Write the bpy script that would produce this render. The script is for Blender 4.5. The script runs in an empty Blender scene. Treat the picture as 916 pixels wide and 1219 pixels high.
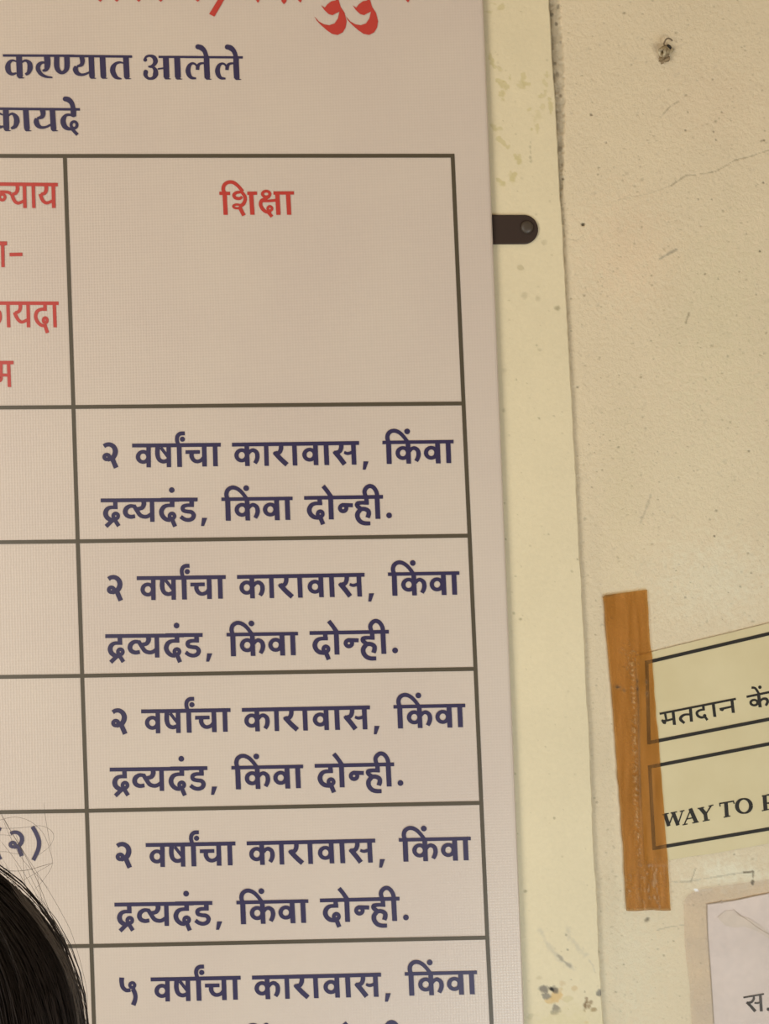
import bpy, bmesh, math, random
import numpy as np
from mathutils import Vector
from mathutils.geometry import tessellate_polygon

SC = bpy.context.scene
COL = SC.collection
random.seed(7)
rng = np.random.default_rng(11)
R_ = math.radians

# ------------------------------------------------------------------ camera
CAM = np.array([0.0, -2.0, 1.68])
FPX = 2222.0
YAW, PITCH, ROLL = R_(1.0), R_(2.5), R_(-1.8)


def cam_axes():
    cy, sy = math.cos(YAW), math.sin(YAW)
    cp, sp = math.cos(PITCH), math.sin(PITCH)
    F = np.array([sy * cp, cy * cp, sp])
    R0 = np.array([cy, -sy, 0.0])
    U0 = np.cross(R0, F)
    cr, sr = math.cos(ROLL), math.sin(ROLL)
    return R0 * cr + U0 * sr, -R0 * sr + U0 * cr, F


AR, AU, AF = cam_axes()
cam = bpy.data.cameras.new('camera')
cam.sensor_fit = 'VERTICAL'
cam.sensor_height = 24.0
cam.sensor_width = 24.0 * 916 / 1219
cam.lens = FPX / 1219 * 24.0
cam.clip_start = 0.05
camo = bpy.data.objects.new('camera', cam)
COL.objects.link(camo)
from mathutils import Matrix
M = Matrix(((AR[0], AU[0], -AF[0], CAM[0]), (AR[1], AU[1], -AF[1], CAM[1]), (AR[2], AU[2], -AF[2], CAM[2]), (0, 0, 0, 1)))
camo.matrix_world = M
SC.camera = camo

# ------------------------------------------------------------------ world, light, exposure
world = bpy.data.worlds.new('World')
SC.world = world
world.use_nodes = True
bg = world.node_tree.nodes['Background']
bg.inputs[0].default_value = (1.0, 0.75, 0.55, 1)
bg.inputs[1].default_value = 0.16


def area(name, loc, target, sx, sy, power, col):
    l = bpy.data.lights.new(name, 'AREA')
    l.shape = 'RECTANGLE'
    l.size, l.size_y = sx, sy
    l.energy = power
    l.color = col
    o = bpy.data.objects.new(name, l)
    COL.objects.link(o)
    o.location = loc
    o.rotation_euler = (Vector(target) - Vector(loc)).to_track_quat('-Z', 'Y').to_euler()
    return o


LIGHT_LOW = area('low_fill', (0.35, -1.45, 0.12), (-0.05, 0, 1.2), 1.6, 0.7, 20, (0.35, 0.68, 1.0))  # added fill lamp near the floor, lifts the lower board and wall
LIGHT_LEFT = area('open_left_daylight', (-1.7, -2.3, 1.7), (-0.1, 0, 1.7), 1.2, 2.0, 46, (1.0, 0.955, 0.875))
LIGHT_RIGHT = area('low_right_fill', (1.3, -2.6, 0.25), (-0.1, 0, 1.2), 1.2, 0.8, 48, (1.0, 0.955, 0.86))  # added low fill lamp at the right, brightens the board from below
SC.view_settings.view_transform = 'Standard'
SC.view_settings.look = 'None'
SC.view_settings.exposure = 0.0
SC.view_settings.gamma = 1.0
SC.view_settings.use_curve_mapping = False


# ------------------------------------------------------------------ pixel tracing onto real planes
def P(px, py, Y=0.0):
    d = (px - 458.0) / FPX * AR - (py - 609.5) / FPX * AU + AF
    t = (Y - CAM[1]) / d[1]
    return CAM + d * t


def PA(pts, Y):
    pts = np.asarray(pts, float)
    d = ((pts[:, 0:1] - 458.0) / FPX) * AR - ((pts[:, 1:2] - 609.5) / FPX) * AU + AF
    t = (Y - CAM[1]) / d[:, 1:2]
    return CAM + d * t


def unproj(X):
    v = X - CAM
    a, b, c = v @ AR, v @ AU, v @ AF
    return 458.0 + FPX * a / c, 609.5 - FPX * b / c


# ------------------------------------------------------------------ object helpers
def obj(name, verts, faces, mat, parent=None, smooth=False):
    me = bpy.data.meshes.new(name)
    me.from_pydata([tuple(map(float, v)) for v in verts], [], [tuple(int(i) for i in f) for f in faces])
    me.update()
    if mat:
        me.materials.append(mat)
    if smooth:
        me.polygons.foreach_set('use_smooth', [True] * len(me.polygons))
    o = bpy.data.objects.new(name, me)
    COL.objects.link(o)
    if parent:
        o.parent = parent
        o.matrix_parent_inverse = Matrix.Translation(parent.location).inverted()
    return o


def thing(name, label, cat, loc):
    o = bpy.data.objects.new(name, None)
    o.empty_display_size = 0.05
    COL.objects.link(o)
    o.location = [float(v) for v in loc]
    o['label'] = label
    o['category'] = cat
    return o


def tag(o, label, cat):
    o['label'] = label
    o['category'] = cat
    return o


def bm_obj(name, bm, mat, parent=None, smooth=False):
    me = bpy.data.meshes.new(name)
    bm.to_mesh(me)
    bm.free()
    me.materials.append(mat)
    if smooth:
        me.polygons.foreach_set('use_smooth', [True] * len(me.polygons))
    o = bpy.data.objects.new(name, me)
    COL.objects.link(o)
    if parent:
        o.parent = parent
        o.matrix_parent_inverse = Matrix.Translation(parent.location).inverted()
    return o


# ------------------------------------------------------------------ materials
def mat(name, col, rough=0.6, spec=0.5, metal=0.0):
    m = bpy.data.materials.new(name)
    m.use_nodes = True
    b = m.node_tree.nodes['Principled BSDF']
    b.inputs['Base Color'].default_value = (*col, 1)
    b.inputs['Roughness'].default_value = rough
    b.inputs['Specular IOR Level'].default_value = spec
    b.inputs['Metallic'].default_value = metal
    return m


def N(m, t, **kw):
    n = m.node_tree.nodes.new(t)
    for k, v in kw.items():
        setattr(n, k, v)
    return n


def L(m, a, b):
    m.node_tree.links.new(a, b)


def noise(m, scale, detail=4, rough=0.55):
    tc = N(m, 'ShaderNodeTexCoord')
    n = N(m, 'ShaderNodeTexNoise')
    n.inputs['Scale'].default_value = scale
    n.inputs['Detail'].default_value = detail
    n.inputs['Roughness'].default_value = rough
    L(m, tc.outputs['Object'], n.inputs['Vector'])
    return n


def bump(m, src, strength, dist):
    b = N(m, 'ShaderNodeBump')
    b.inputs['Strength'].default_value = strength
    b.inputs['Distance'].default_value = dist
    L(m, src, b.inputs['Height'])
    L(m, b.outputs[0], m.node_tree.nodes['Principled BSDF'].inputs['Normal'])
    return b


def painted_plaster(name, rough, bscale, bdist, bst):
    """base colour and stains come from the 'paint' colour attribute, mottled by noise"""
    m = mat(name, (0.7, 0.6, 0.4), rough, 0.25)
    b = m.node_tree.nodes['Principled BSDF']
    at = N(m, 'ShaderNodeAttribute', attribute_name='paint')
    n = noise(m, 9, 6, 0.6)
    mr = N(m, 'ShaderNodeMapRange')
    mr.inputs['From Min'].default_value = 0.3
    mr.inputs['From Max'].default_value = 0.7
    mr.inputs['To Min'].default_value = 0.955
    mr.inputs['To Max'].default_value = 1.035
    ng = noise(m, 240, 3, 0.7)
    mg = N(m, 'ShaderNodeMath', operation='MULTIPLY_ADD')
    mg.inputs[1].default_value = 0.55
    L(m, ng.outputs['Fac'], mg.inputs[0])
    nm_ = N(m, 'ShaderNodeMath', operation='MULTIPLY_ADD')
    nm_.inputs[1].default_value = 0.8
    nm_.inputs[2].default_value = -0.175
    L(m, n.outputs['Fac'], nm_.inputs[0])
    L(m, nm_.outputs[0], mg.inputs[2])
    L(m, mg.outputs[0], mr.inputs['Value'])
    mx = N(m, 'ShaderNodeVectorMath', operation='SCALE')
    L(m, at.outputs['Color'], mx.inputs[0])
    L(m, mr.outputs[0], mx.inputs['Scale'])
    L(m, mx.outputs[0], b.inputs['Base Color'])
    n2 = noise(m, bscale, 7, 0.65)
    bump(m, n2.outputs['Fac'], bst, bdist)
    return m


WALL_C = np.array([0.685, 0.565, 0.380])
TRIM_C = np.array([0.690, 0.585, 0.380])
M_wall = painted_plaster('wall_plaster_paint', 0.85, 170, 0.004, 0.55)
M_trim = painted_plaster('trim_gloss_paint', 0.6, 130, 0.002, 0.4)
M_floor = mat('concrete_floor', (0.45, 0.42, 0.37), 0.85)
nf = noise(M_floor, 6)
bump(M_floor, nf.outputs['Fac'], 0.3, 0.01)
M_ceil = mat('added_ceiling_paint', (0.62, 0.50, 0.36), 0.9)


def board_mat():
    m = mat('board_vinyl_print', (0.640, 0.535, 0.440), 0.36, 0.85)
    b = m.node_tree.nodes['Principled BSDF']
    tc = N(m, 'ShaderNodeTexCoord')
    # woven flex banner: fine thread relief
    w1 = N(m, 'ShaderNodeTexWave', wave_type='BANDS', bands_direction='X')
    w2 = N(m, 'ShaderNodeTexWave', wave_type='BANDS', bands_direction='Z')
    for w in (w1, w2):
        w.inputs['Scale'].default_value = 105
        w.inputs['Distortion'].default_value = 1.2
        L(m, tc.outputs['Object'], w.inputs['Vector'])
    ad = N(m, 'ShaderNodeMath', operation='ADD')
    L(m, w1.outputs['Fac'], ad.inputs[0])
    L(m, w2.outputs['Fac'], ad.inputs[1])
    bump(m, ad.outputs[0], 0.10, 0.0006)
    n = noise(m, 5, 5)
    cr = N(m, 'ShaderNodeValToRGB')
    cr.color_ramp.elements[0].position = 0.35
    cr.color_ramp.elements[0].color = (0.569, 0.466, 0.382, 1)
    cr.color_ramp.elements[1].position = 0.65
    cr.color_ramp.elements[1].color = (0.596, 0.495, 0.398, 1)
    L(m, n.outputs['Fac'], cr.inputs[0])
    L(m, cr.outputs[0], b.inputs['Base Color'])
    return m


M_board = board_mat()
M_boardedge = mat('board_edge_metal', (0.45, 0.40, 0.36), 0.5)
M_navy = mat('ink_navy', (0.022, 0.015, 0.062), 0.34, 0.75)
M_red = mat('ink_red', (0.47, 0.035, 0.022), 0.34, 0.75)
M_rule = mat('ink_olive_rule', (0.072, 0.055, 0.030), 0.34, 0.75)
M_black = mat('ink_black', (0.018, 0.014, 0.009), 0.6, 0.3)
M_strap = mat('dark_painted_steel', (0.036, 0.0205, 0.0135), 0.55, 0.28)
M_screw = mat('screw_painted_steel', (0.062, 0.045, 0.030), 0.45, 0.4)

# ------------------------------------------------------------------ stain painting on dense plaster grids


def vnoise(x, y, s, seed):
    """value noise on arrays, 0..1"""
    r = np.random.default_rng(seed).random((64, 64))
    x = x / s
    y = y / s
    xi, yi = np.floor(x).astype(int), np.floor(y).astype(int)
    fx, fy = x - xi, y - yi
    fx, fy = fx * fx * (3 - 2 * fx), fy * fy * (3 - 2 * fy)
    g = lambda a, b: r[a % 64, b % 64]
    return (g(xi, yi) * (1 - fx) + g(xi + 1, yi) * fx) * (1 - fy) + (g(xi, yi + 1) * (1 - fx) + g(xi + 1, yi + 1) * fx) * fy


class Paint:
    def __init__(s, px, py, base):
        s.px, s.py = px, py
        s.c = np.tile(base, (len(px), 1)).astype(float)
        s.d = np.zeros(len(px))
        s.w = (vnoise(px, py, 4.0, 3) - 0.5) * 2 + (vnoise(px, py, 1.8, 5) - 0.5)

    def blend(s, a, col, depth=0.0):
        a = np.clip(a, 0, 1)
        s.c = s.c * (1 - a[:, None]) + np.array(col) * a[:, None]
        s.d += a * depth

    def spot(s, x, y, rx, ry, col, alpha, rough=0.35, soft=0.4, depth=0.0, rot=0.0):
        R = max(rx, ry) * 1.8
        k = np.where((abs(s.px - x) < R) & (abs(s.py - y) < R))[0]
        if not len(k):
            return
        dx, dy = s.px[k] - x, s.py[k] - y
        c, n = math.cos(rot), math.sin(rot)
        dx, dy = dx * c + dy * n, -dx * n + dy * c
        r = np.hypot(dx / rx, dy / ry) + rough * s.w[k] * 0.8
        a = np.clip((1 - r) / soft, 0, 1) * alpha
        s.c[k] = s.c[k] * (1 - a[:, None]) + np.array(col) * a[:, None]
        s.d[k] += a * depth

    def line(s, pts, w, col, alpha, rough=0.3, depth=0.0, soft=0.5):
        pts = np.asarray(pts, float)
        lo, hi = pts.min(0) - 4 * w - 3, pts.max(0) + 4 * w + 3
        k = np.where((s.px > lo[0]) & (s.px < hi[0]) & (s.py > lo[1]) & (s.py < hi[1]))[0]
        if not len(k):
            return
        best = np.full(len(k), 1e9)
        for p, q in zip(pts[:-1], pts[1:]):
            v = q - p
            t = np.clip(((s.px[k] - p[0]) * v[0] + (s.py[k] - p[1]) * v[1]) / max(v @ v, 1e-9), 0, 1)
            best = np.minimum(best, np.hypot(s.px[k] - p[0] - t * v[0], s.py[k] - p[1] - t * v[1]))
        r = best / w + rough * s.w[k]
        a = np.clip((1 - r) / soft, 0, 1) * alpha
        s.c[k] = s.c[k] * (1 - a[:, None]) + np.array(col) * a[:, None]
        s.d[k] += a * depth


TRIM_EDGE = np.array([(-200, 641), (-60, 650), (0, 654), (61, 657.8), (100, 660), (137, 662.4), (184, 665), (234, 667), (260, 669.3), (320, 672.6), (400, 677),
                      (474, 681), (572, 686.3), (640, 689.6), (700, 692.7), (760, 696.4), (823, 698.4), (880, 702.6), (933, 704.4), (1000, 707), (1080, 711.6), (1132, 713), (1172, 716), (1219, 719), (1300, 724), (1420, 731)], float)


def trim_edge(y):
    return np.interp(y, TRIM_EDGE[:, 0], TRIM_EDGE[:, 1])


def set_paint(me, cols):
    at = me.color_attributes.new('paint', 'FLOAT_COLOR', 'POINT')
    a = np.ones((len(cols), 4), np.float32)
    a[:, :3] = cols
    at.data.foreach_set('color', a.ravel())


def grid_mesh(name, X, Z, Y, cols, material, parent=None):
    """X,Z,Y arrays (rows, cols) -> mesh facing -Y"""
    r, c = X.shape
    v = np.stack([X, Y, Z], -1).reshape(-1, 3)
    i = np.arange(r * c).reshape(r, c)
    f = np.stack([i[:-1, :-1], i[1:, :-1], i[1:, 1:], i[:-1, 1:]], -1).reshape(-1, 4)
    me = bpy.data.meshes.new(name)
    me.vertices.add(len(v))
    me.vertices.foreach_set('co', v.astype(np.float32).ravel())
    me.loops.add(f.size)
    me.loops.foreach_set('vertex_index', f.astype(np.int32).ravel())
    me.polygons.add(len(f))
    me.polygons.foreach_set('loop_start', np.arange(0, f.size, 4, dtype=np.int32))
    me.update(calc_edges=True)
    me.validate()
    me.polygons.foreach_set('use_smooth', [True] * len(me.polygons))
    set_paint(me, cols)
    me.materials.append(material)
    o = bpy.data.objects.new(name, me)
    COL.objects.link(o)
    return o


# ---- wall
def axis(a, b, fine0, fine1, fine, coarse):
    s = list(np.arange(a, fine0, coarse)) + list(np.arange(fine0, fine1, fine)) + list(np.arange(fine1, b + 1e-6, coarse)) + [b]
    return np.unique(np.round(s, 6))


xs = axis(-1.6, 1.7, 0.12, 0.50, 0.0011, 0.07)
zs = axis(0.0, 2.75, 1.18, 2.33, 0.0011, 0.07)
X, Z = np.meshgrid(xs, zs[::-1])
px, py = unproj(np.stack([X.ravel(), np.zeros(X.size), Z.ravel()], -1))
pt = Paint(px, py, WALL_C)
DK = (0.16, 0.125, 0.075)
GREY = (0.33, 0.285, 0.205)
# broad discoloured patches of old limewash
for (x, y, rx, ry, c, a) in [(860, 380, 90, 160, (0.575, 0.480, 0.300), .55), (750, 300, 70, 90, (0.640, 0.470, 0.300), .5), (840, 560, 120, 120, (0.620, 0.515, 0.335), .5),
                             (740, 600, 40, 160, (0.590, 0.480, 0.300), .5), (850, 120, 90, 70, (0.600, 0.460, 0.300), .45), (850, 690, 90, 60, (0.650, 0.560, 0.390), .7), (740, 1140, 60, 130, (0.600, 0.520, 0.36), .5),
                             (870, 1040, 60, 22, (0.68, 0.60, 0.43), .8)]:
    pt.spot(x, y, rx, ry, tuple(np.array(c) * (1.11, 1.14, 1.17)), a, .5, .9)
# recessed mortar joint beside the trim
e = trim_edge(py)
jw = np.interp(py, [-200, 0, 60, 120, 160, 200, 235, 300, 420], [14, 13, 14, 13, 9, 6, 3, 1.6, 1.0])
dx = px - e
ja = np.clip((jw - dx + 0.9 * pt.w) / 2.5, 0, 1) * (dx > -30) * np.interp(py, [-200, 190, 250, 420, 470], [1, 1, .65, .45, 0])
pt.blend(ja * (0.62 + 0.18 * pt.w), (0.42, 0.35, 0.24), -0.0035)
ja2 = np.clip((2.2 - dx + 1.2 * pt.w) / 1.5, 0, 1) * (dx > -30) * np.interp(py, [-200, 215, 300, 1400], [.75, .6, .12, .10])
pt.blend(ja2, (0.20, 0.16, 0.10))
for (x, y, r, a) in [(665, 8, 3, .7), (663, 28, 2, .8), (656.5, 17, 2.5, .8), (668, 50, 2, .5), (661, 75, 2, .6), (664, 88, 3, .5), (668, 113, 2, .6), (671, 213, 2.2, .9), (667, 176, 3, .5), (670, 196, 2.2, .4)]:
    pt.spot(x, y, r, r * 1.2, (0.15, 0.12, 0.08), a, .5)
# light re-plastered stripe right of the trim lower down
pt.blend(np.clip((26 + 3 * pt.w - dx) / 3, 0, 1) * (dx > 0) * np.interp(py, [560, 720, 1080, 1130], [0, .35, .35, .15]), (0.585, 0.485, 0.33))
# cracks and pits
cr = lambda pts, ox=660, oy=100, s=3.578: [(ox + a / s, oy + b / s) for a, b in pts]
pt.line(cr([(500, 432), (560, 390), (640, 382), (690, 372), (720, 355), (775, 322), (840, 308), (880, 292), (930, 278)]), 0.8, DK, .42, .7, -0.0006)
pt.line(cr([(270, 495), (400, 468), (500, 432)]), 0.8, DK, .2, .7)
pt.line(cr([(458, 135), (495, 95), (530, 75)]), 1.0, DK, .45, .7)
pt.line(cr([(575, 975), (562, 1018)]), 1.2, DK, .5, .6)
pt.line(cr([(450, 745), (490, 722), (520, 705)]), 1.6, GREY, .7, .5)
pt.line(cr([(60, 660), (95, 668), (125, 645)]), 0.8, DK, .25, .5)
for (a, b, r, al) in [(222, 250, 1.6, .7), (560, 197, 1.6, .85), (680, 203, 1.5, .7), (158, 130, 1.8, .7), (895, 240, 1.6, .8), (893, 420, 1.8, .8), (123, 598, 2.6, 1.0), (123, 598, 2.4, 1.0), (615, 491, 1.3, .7),
                      (672, 491, 1.3, .7), (790, 800, 1.6, .8), (877, 712, 1.5, .8), (862, 897, 1.3, .8), (187, 385, 1.4, .5), (715, 120, 1.3, .6), (570, 120, 1.4, .5), (690, 238, 1.3, .6), (820, 637, 1.3, .5),
                      (627, 605, 1.3, .5), (375, 405, 3, .25), (345, 435, 2.5, .2), (510, 548, 1.5, .4), (270, 785, 2, .3), (205, 860, 1.5, .4), (700, 830, 1.4, .5), (720, 540, 1.5, .4), (310, 380, 3, .2)]:
    pt.spot(660 + a / 3.578, 100 + b / 3.578, r, r * .9, (0.11, 0.085, 0.05), al, .3, .6, -0.0008)
for (x, y, r, al) in [(695, 267, 2.4, 1), (688, 461, 2.2, .7), (892, 537, 2, .6), (853, 608, 2.3, .45), (851, 638, 2, .9), (895, 682, 1.6, .7), (882, 698, 1.8, .5), (816, 711, 1.8, .5), (764, 616, 2.5, .5), (697, 618, 3, .3),
                      (735, 663, 1.5, .35), (705, 580, 1.5, .7), (702, 529, 1.2, .7), (716, 1085, 1.2, .5), (722, 1015, 1.4, .5), (711, 955, 1.8, .5), (770, 1095, 4.5, .6), (772, 1094, 2.5, .5), (708, 950, 2, .4)]:
    pt.spot(x, y, r, r * .8, (0.12, 0.095, 0.06), al, .35, .6, -0.0006, rot=-.5)
pt.line([(763, 622), (770, 605), (774, 590)], 2, GREY, .35, .6)
# residue lines of removed posters below the sign
pt.line([(800, 1050), (822, 1049.5), (838, 1046), (870, 1041), (897, 1037)], 1.1, (0.40, 0.34, 0.24), .55, .5)
pt.line([(823, 1049), (826, 1041), (829, 1033)], 0.8, DK, .5, .4)
pt.line([(886, 1038.5), (897, 1037.5), (897, 1044)], 1.2, DK, .75, .4)
pt.spot(896.5, 1050.5, 2.4, 3.6, (0.13, 0.11, 0.07), .9, .2)
pt.line([(783, 1107), (800, 1103), (815, 1101)], 0.8, GREY, .5, .4)
pt.spot(829, 1059.5, 3.4, 2.0, (0.92, 0.90, 0.84), 1, .2, .3, rot=.5)
# countless small pits
for i in range(1500):
    x, y = 660 + rng.random() * 300, -30 + rng.random() * 1270
    r = 0.7 + 0.8 * rng.random() ** 2
    pt.spot(x, y, r * (1 + rng.random()), r, (0.24, 0.19, 0.115), 0.22 + 0.5 * rng.random() ** 2, .4, .7, -0.0005, rot=-0.6 + rng.random() * .5)
for i in range(260):
    x, y = 660 + rng.random() * 300, -30 + rng.random() * 720
    pt.spot(x, y, 2 + 5 * rng.random(), 1 + 1.6 * rng.random(), GREY, 0.05 + 0.12 * rng.random(), .7, .8, rot=-0.9 + rng.random() * .5)
Yw = pt.d.reshape(X.shape)
Yw = -Yw  # negative depth = into the wall (+Y)
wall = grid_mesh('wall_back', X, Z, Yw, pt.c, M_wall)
wall['kind'] = 'structure'

# ---- raised painted trim / pilaster strip (front + right side + left side)
vs = np.arange(-60, 1290, 1.25)
vs = np.concatenate([np.arange(-560, -60, 20), vs, np.arange(1290, 2600, 20)])
us = np.concatenate([[0.0], np.linspace(0.30, 1.0, 118), [1.0, 1.0]])
TY = -0.007
rows = []
PXT, PYT, YT = [], [], []
LX = 430.0
for y in vs:
    er = trim_edge(y) if -200 <= y <= 1420 else (TRIM_EDGE[0, 1] + (y + 200) * .055 if y < 0 else TRIM_EDGE[-1, 1] + (y - 1420) * .055)
    er += 0.7 * (vnoise(np.array([y]), np.array([0.5]), 9, 21)[0] - .5) + 0.9 * (vnoise(np.array([y]), np.array([9.5]), 33, 22)[0] - .5)
    lx = LX + .045 * y
    x = lx + (er - lx) * us
    x[-3] -= 1.2
    PXT.append(x)
    PYT.append(np.full(len(us), y))
    yy = np.full(len(us), TY)
    yy[-2] = TY + 0.0012
    yy[-1] = 0.006
    YT.append(yy)
PXT, PYT, YT = map(np.array, (PXT, PYT, YT))
pp = PA(np.stack([PXT.ravel(), PYT.ravel()], -1), TY)
tp = Paint(PXT.ravel(), PYT.ravel(), TRIM_C)
OL = (0.55, 0.46, 0.23)
q = lambda a, b: (560 + a / 6.543, b / 6.543)
for (a, b, rx, ry, al, ro) in [(165, 465, 4, 7.5, .75, -.2), (190, 515, 3, 3, .6, 0), (235, 540, 5, 3, .55, .3), (230, 630, 5, 2.5, .7, .2), (265, 665, 7, 4.5, .75, .6), (240, 735, 7, 4, .75, -.5), (262, 780, 4, 2, .6, .5),
                               (415, 600, 3.5, 6, .7, .2), (405, 660, 5, 5, .6, 0), (440, 650, 5, 3, .65, .2), (600, 590, 5, 5, .6, .3), (580, 640, 3, 7, .5, -.4), (555, 745, 4, 3, .6, 0), (585, 720, 2, 4, .5, 0),
                               (625, 820, 3, 9, .7, -.1), (560, 830, 5, 4, .45, 0), (465, 850, 3, 3, .6, 0), (185, 990, 4, 6, .7, -.4), (225, 1000, 5, 2.5, .6, .2), (240, 50, 5, 4, .6, .1), (190, 30, 5, 1.6, .5, .3),
                               (140, 90, 6, 2, .55, 0), (530, 900, 5, 9, .35, .3), (525, 990, 2.5, 6, .6, 0), (310, 605, 1.8, 3, .6, 0), (480, 1010, 1.6, 2, .8, 0)]:
    tp.spot(*q(a, b), rx, ry, OL, al, .55, .35, -0.0002, rot=ro)
q2 = lambda a, b: (560 + a / 6.543, 160 + b / 6.543)
for pts in [[(220, 30), (250, 60), (292, 92)], [(330, 345), (350, 300)], [(215, 360), (260, 375)], [(360, 160), (380, 215)]]:
    tp.line([q2(*p) for p in pts], 3.0, OL, .7, .6)
for (a, b, rx, ry) in [(375, 190, 4, 7), (330, 330, 5, 7), (255, 390, 6, 3), (240, 370, 5, 2)]:
    tp.spot(*q2(a, b), rx, ry, OL, .55, .6)
for (a, b) in [(472, 60), (470, 98), (470, 140), (468, 180), (475, 210)]:
    tp.spot(*q2(a, b), 1.3, 2.0, (0.40, 0.34, 0.21), .6, .6)
for (a, b, r, al) in [(570, 840, 4.5, .5), (545, 810, 2, .3), (395, 1040, 4, .6), (515, 625, 1.5, .6), (640, 940, 1.3, .6), (620, 520, 1.8, .4), (400, 340, 3, .3)]:
    tp.spot(*q2(a, b), r, r * .9, (0.46, 0.38, 0.22), al, .5)
for (x, y, r, al) in [(664, 366, 5, .7), (625, 352, 5, .3), (640, 355, 4, .3), (600, 440, 4, .25), (680, 405, 2, .6), (639, 411, 1.8, .6), (643, 417, 3, .3), (615, 452, 1.5, .6), (642, 498, 1.6, .6), (660, 495, 1.4, .5), (653, 636, 1.6, .6),
                      (681, 680, 2, .5), (688, 666, 1.6, .8), (602, 642, 1.6, .7), (601, 599, 1.5, .7), (612, 730, 2, .6), (620, 737, 1.8, .7), (613, 921, 1.8, .7), (660, 974, 1.8, .6), (677, 823, 1.6, .5), (650, 889, 1.4, .5), (614, 686, 1.4, .5),
                      (626, 1061, 2.4, .7), (660, 974, 1.2, .5), (600, 489, 3.5, .35), (606, 518, 2, .3)]:
    tp.spot(x, y, r, r * .9, (0.30, 0.25, 0.14), al, .4, .6)
for i in range(420):
    x, y = 575 + rng.random() * 150, -30 + rng.random() * 1270
    r = 0.6 + 0.8 * rng.random() ** 2
    tp.spot(x, y, r * 1.2, r, (0.36, 0.29, 0.16), 0.15 + 0.4 * rng.random() ** 2, .4, .7, -0.0001)
# scuffs and damp spots near the lower end
q3 = lambda a, b: (620 + a / 7.633, 1080 + b / 7.633)
SC_ = (0.44, 0.39, 0.30)
tp.line([q3(180, 215), q3(215, 270), q3(270, 370), q3(340, 450), q3(400, 500), q3(475, 550)], 4.2, SC_, .40, .5, soft=.9)
tp.line([q3(345, 440), q3(400, 495), q3(450, 535)], 2.2, (0.30, 0.265, 0.20), .7, .4, soft=.8)
tp.line([q3(425, 190), q3(450, 280), q3(510, 350), q3(590, 435)], 4.0, SC_, .36, .5, soft=.9)
tp.line([q3(620, 480), q3(660, 530), q3(675, 590)], 1.2, SC_, .4, .4)
OR = (0.62, 0.42, 0.18)
for (a, b, rx, ry, c, al) in [(330, 800, 8, 9, OR, .85), (270, 850, 6, 5, OR, .75), (360, 750, 5, 4, (.6, .47, .27), .8), (490, 735, 4.5, 5.5, (.60, .46, .26), .85), (390, 690, 4.5, 4, (.60, .47, .28), .8), (165, 640, 4, 3.5, (.58, .48, .30), .7),
                              (430, 830, 7, 4, (.55, .46, .24), .5), (215, 745, 7.5, 6.5, (.235, .20, .15), .95), (235, 800, 6, 4.5, (.25, .22, .165), .9), (315, 745, 5, 4.5, (.17, .14, .10), .9), (285, 747, 3.2, 3.4, (.03, .025, .018), 1),
                              (320, 920, 6, 6.3, (.24, .205, .155), .95), (300, 955, 4, 2.5, (.26, .225, .17), .8), (720, 780, 3.6, 5.5, (.22, .195, .15), .9), (600, 830, 3, 3, (.33, .24, .14), .9), (590, 890, 3, 7, (.22, .14, .07), .95),
                              (615, 900, 3.5, 5, (.27, .18, .09), .8), (665, 930, 5, 3, (.30, .20, .09), .85), (640, 860, 2.5, 3, (.30, .21, .11), .8), (582, 768, 1.8, 1.6, (.25, .2, .13), .9), (600, 1045, 4, 2, OR, .5), (90, 990, 5, 4, (.5, .43, .28), .6),
                              (415, 252, 1.4, 1.8, GREY, .8), (428, 388, 1.5, 1.4, GREY, .8), (460, 660, 1.3, 1.2, GREY, .7), (780, 792, 1.6, 1.4, GREY, .7), (765, 1030, 1.6, 2, (.25, .2, .13), .8)]:
    tp.spot(*q3(a, b), rx, ry, c, al, .45, .4, -0.0003)
tp.spot(680, 1215, 70, 22, (.64, .54, .30), .5, .4, .9)
tr_X = pp[:, 0].reshape(PXT.shape)
tr_Z = pp[:, 2].reshape(PXT.shape)
trim = grid_mesh('trim_1', tr_X, tr_Z, YT - tp.d.reshape(PXT.shape), tp.c, M_trim)
trim['kind'] = 'structure'


def box(name, a, b, material, bevel=0.0, parent=None):
    bm = bmesh.new()
    bmesh.ops.create_cube(bm, size=1)
    for v in bm.verts:
        v.co = Vector([(a[i] + b[i]) / 2 + v.co[i] * (b[i] - a[i]) for i in range(3)])
    if bevel:
        bmesh.ops.bevel(bm, geom=bm.edges[:], offset=bevel, segments=2, profile=.5, affect='EDGES')
    return bm_obj(name, bm, material, parent)


fl = box('floor', (-1.6, -4.5, -0.1), (1.7, 0.02, 0.0), M_floor)
fl['kind'] = 'structure'
ce = box('added_ceiling', (-1.6, -1.4, 2.75), (1.7, 0.02, 2.87), M_ceil)  # unseen slab, added to darken the upper wall
ce['kind'] = 'structure'


# ------------------------------------------------------------------ lettering: brush strokes traced as ribbons
def smooth(pts, ws, n=7):
    pts = np.asarray(pts, float)
    k = len(pts)
    if k < 3:
        return pts, ws
    out, wo = [], []
    ext = np.vstack([2 * pts[0] - pts[1], pts, 2 * pts[-1] - pts[-2]])
    for i in range(k - 1):
        p0, p1, p2, p3 = ext[i:i + 4]
        for t in np.arange(n) / n:
            out.append(.5 * ((2 * p1) + (-p0 + p2) * t + (2 * p0 - 5 * p1 + 4 * p2 - p3) * t * t + (-p0 + 3 * p1 - 3 * p2 + p3) * t ** 3))
            wo.append(ws[i] * (1 - t) + ws[i + 1] * t)
    out.append(pts[-1])
    wo.append(ws[-1])
    return np.array(out), np.array(wo)


LAYER = [0]


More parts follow.
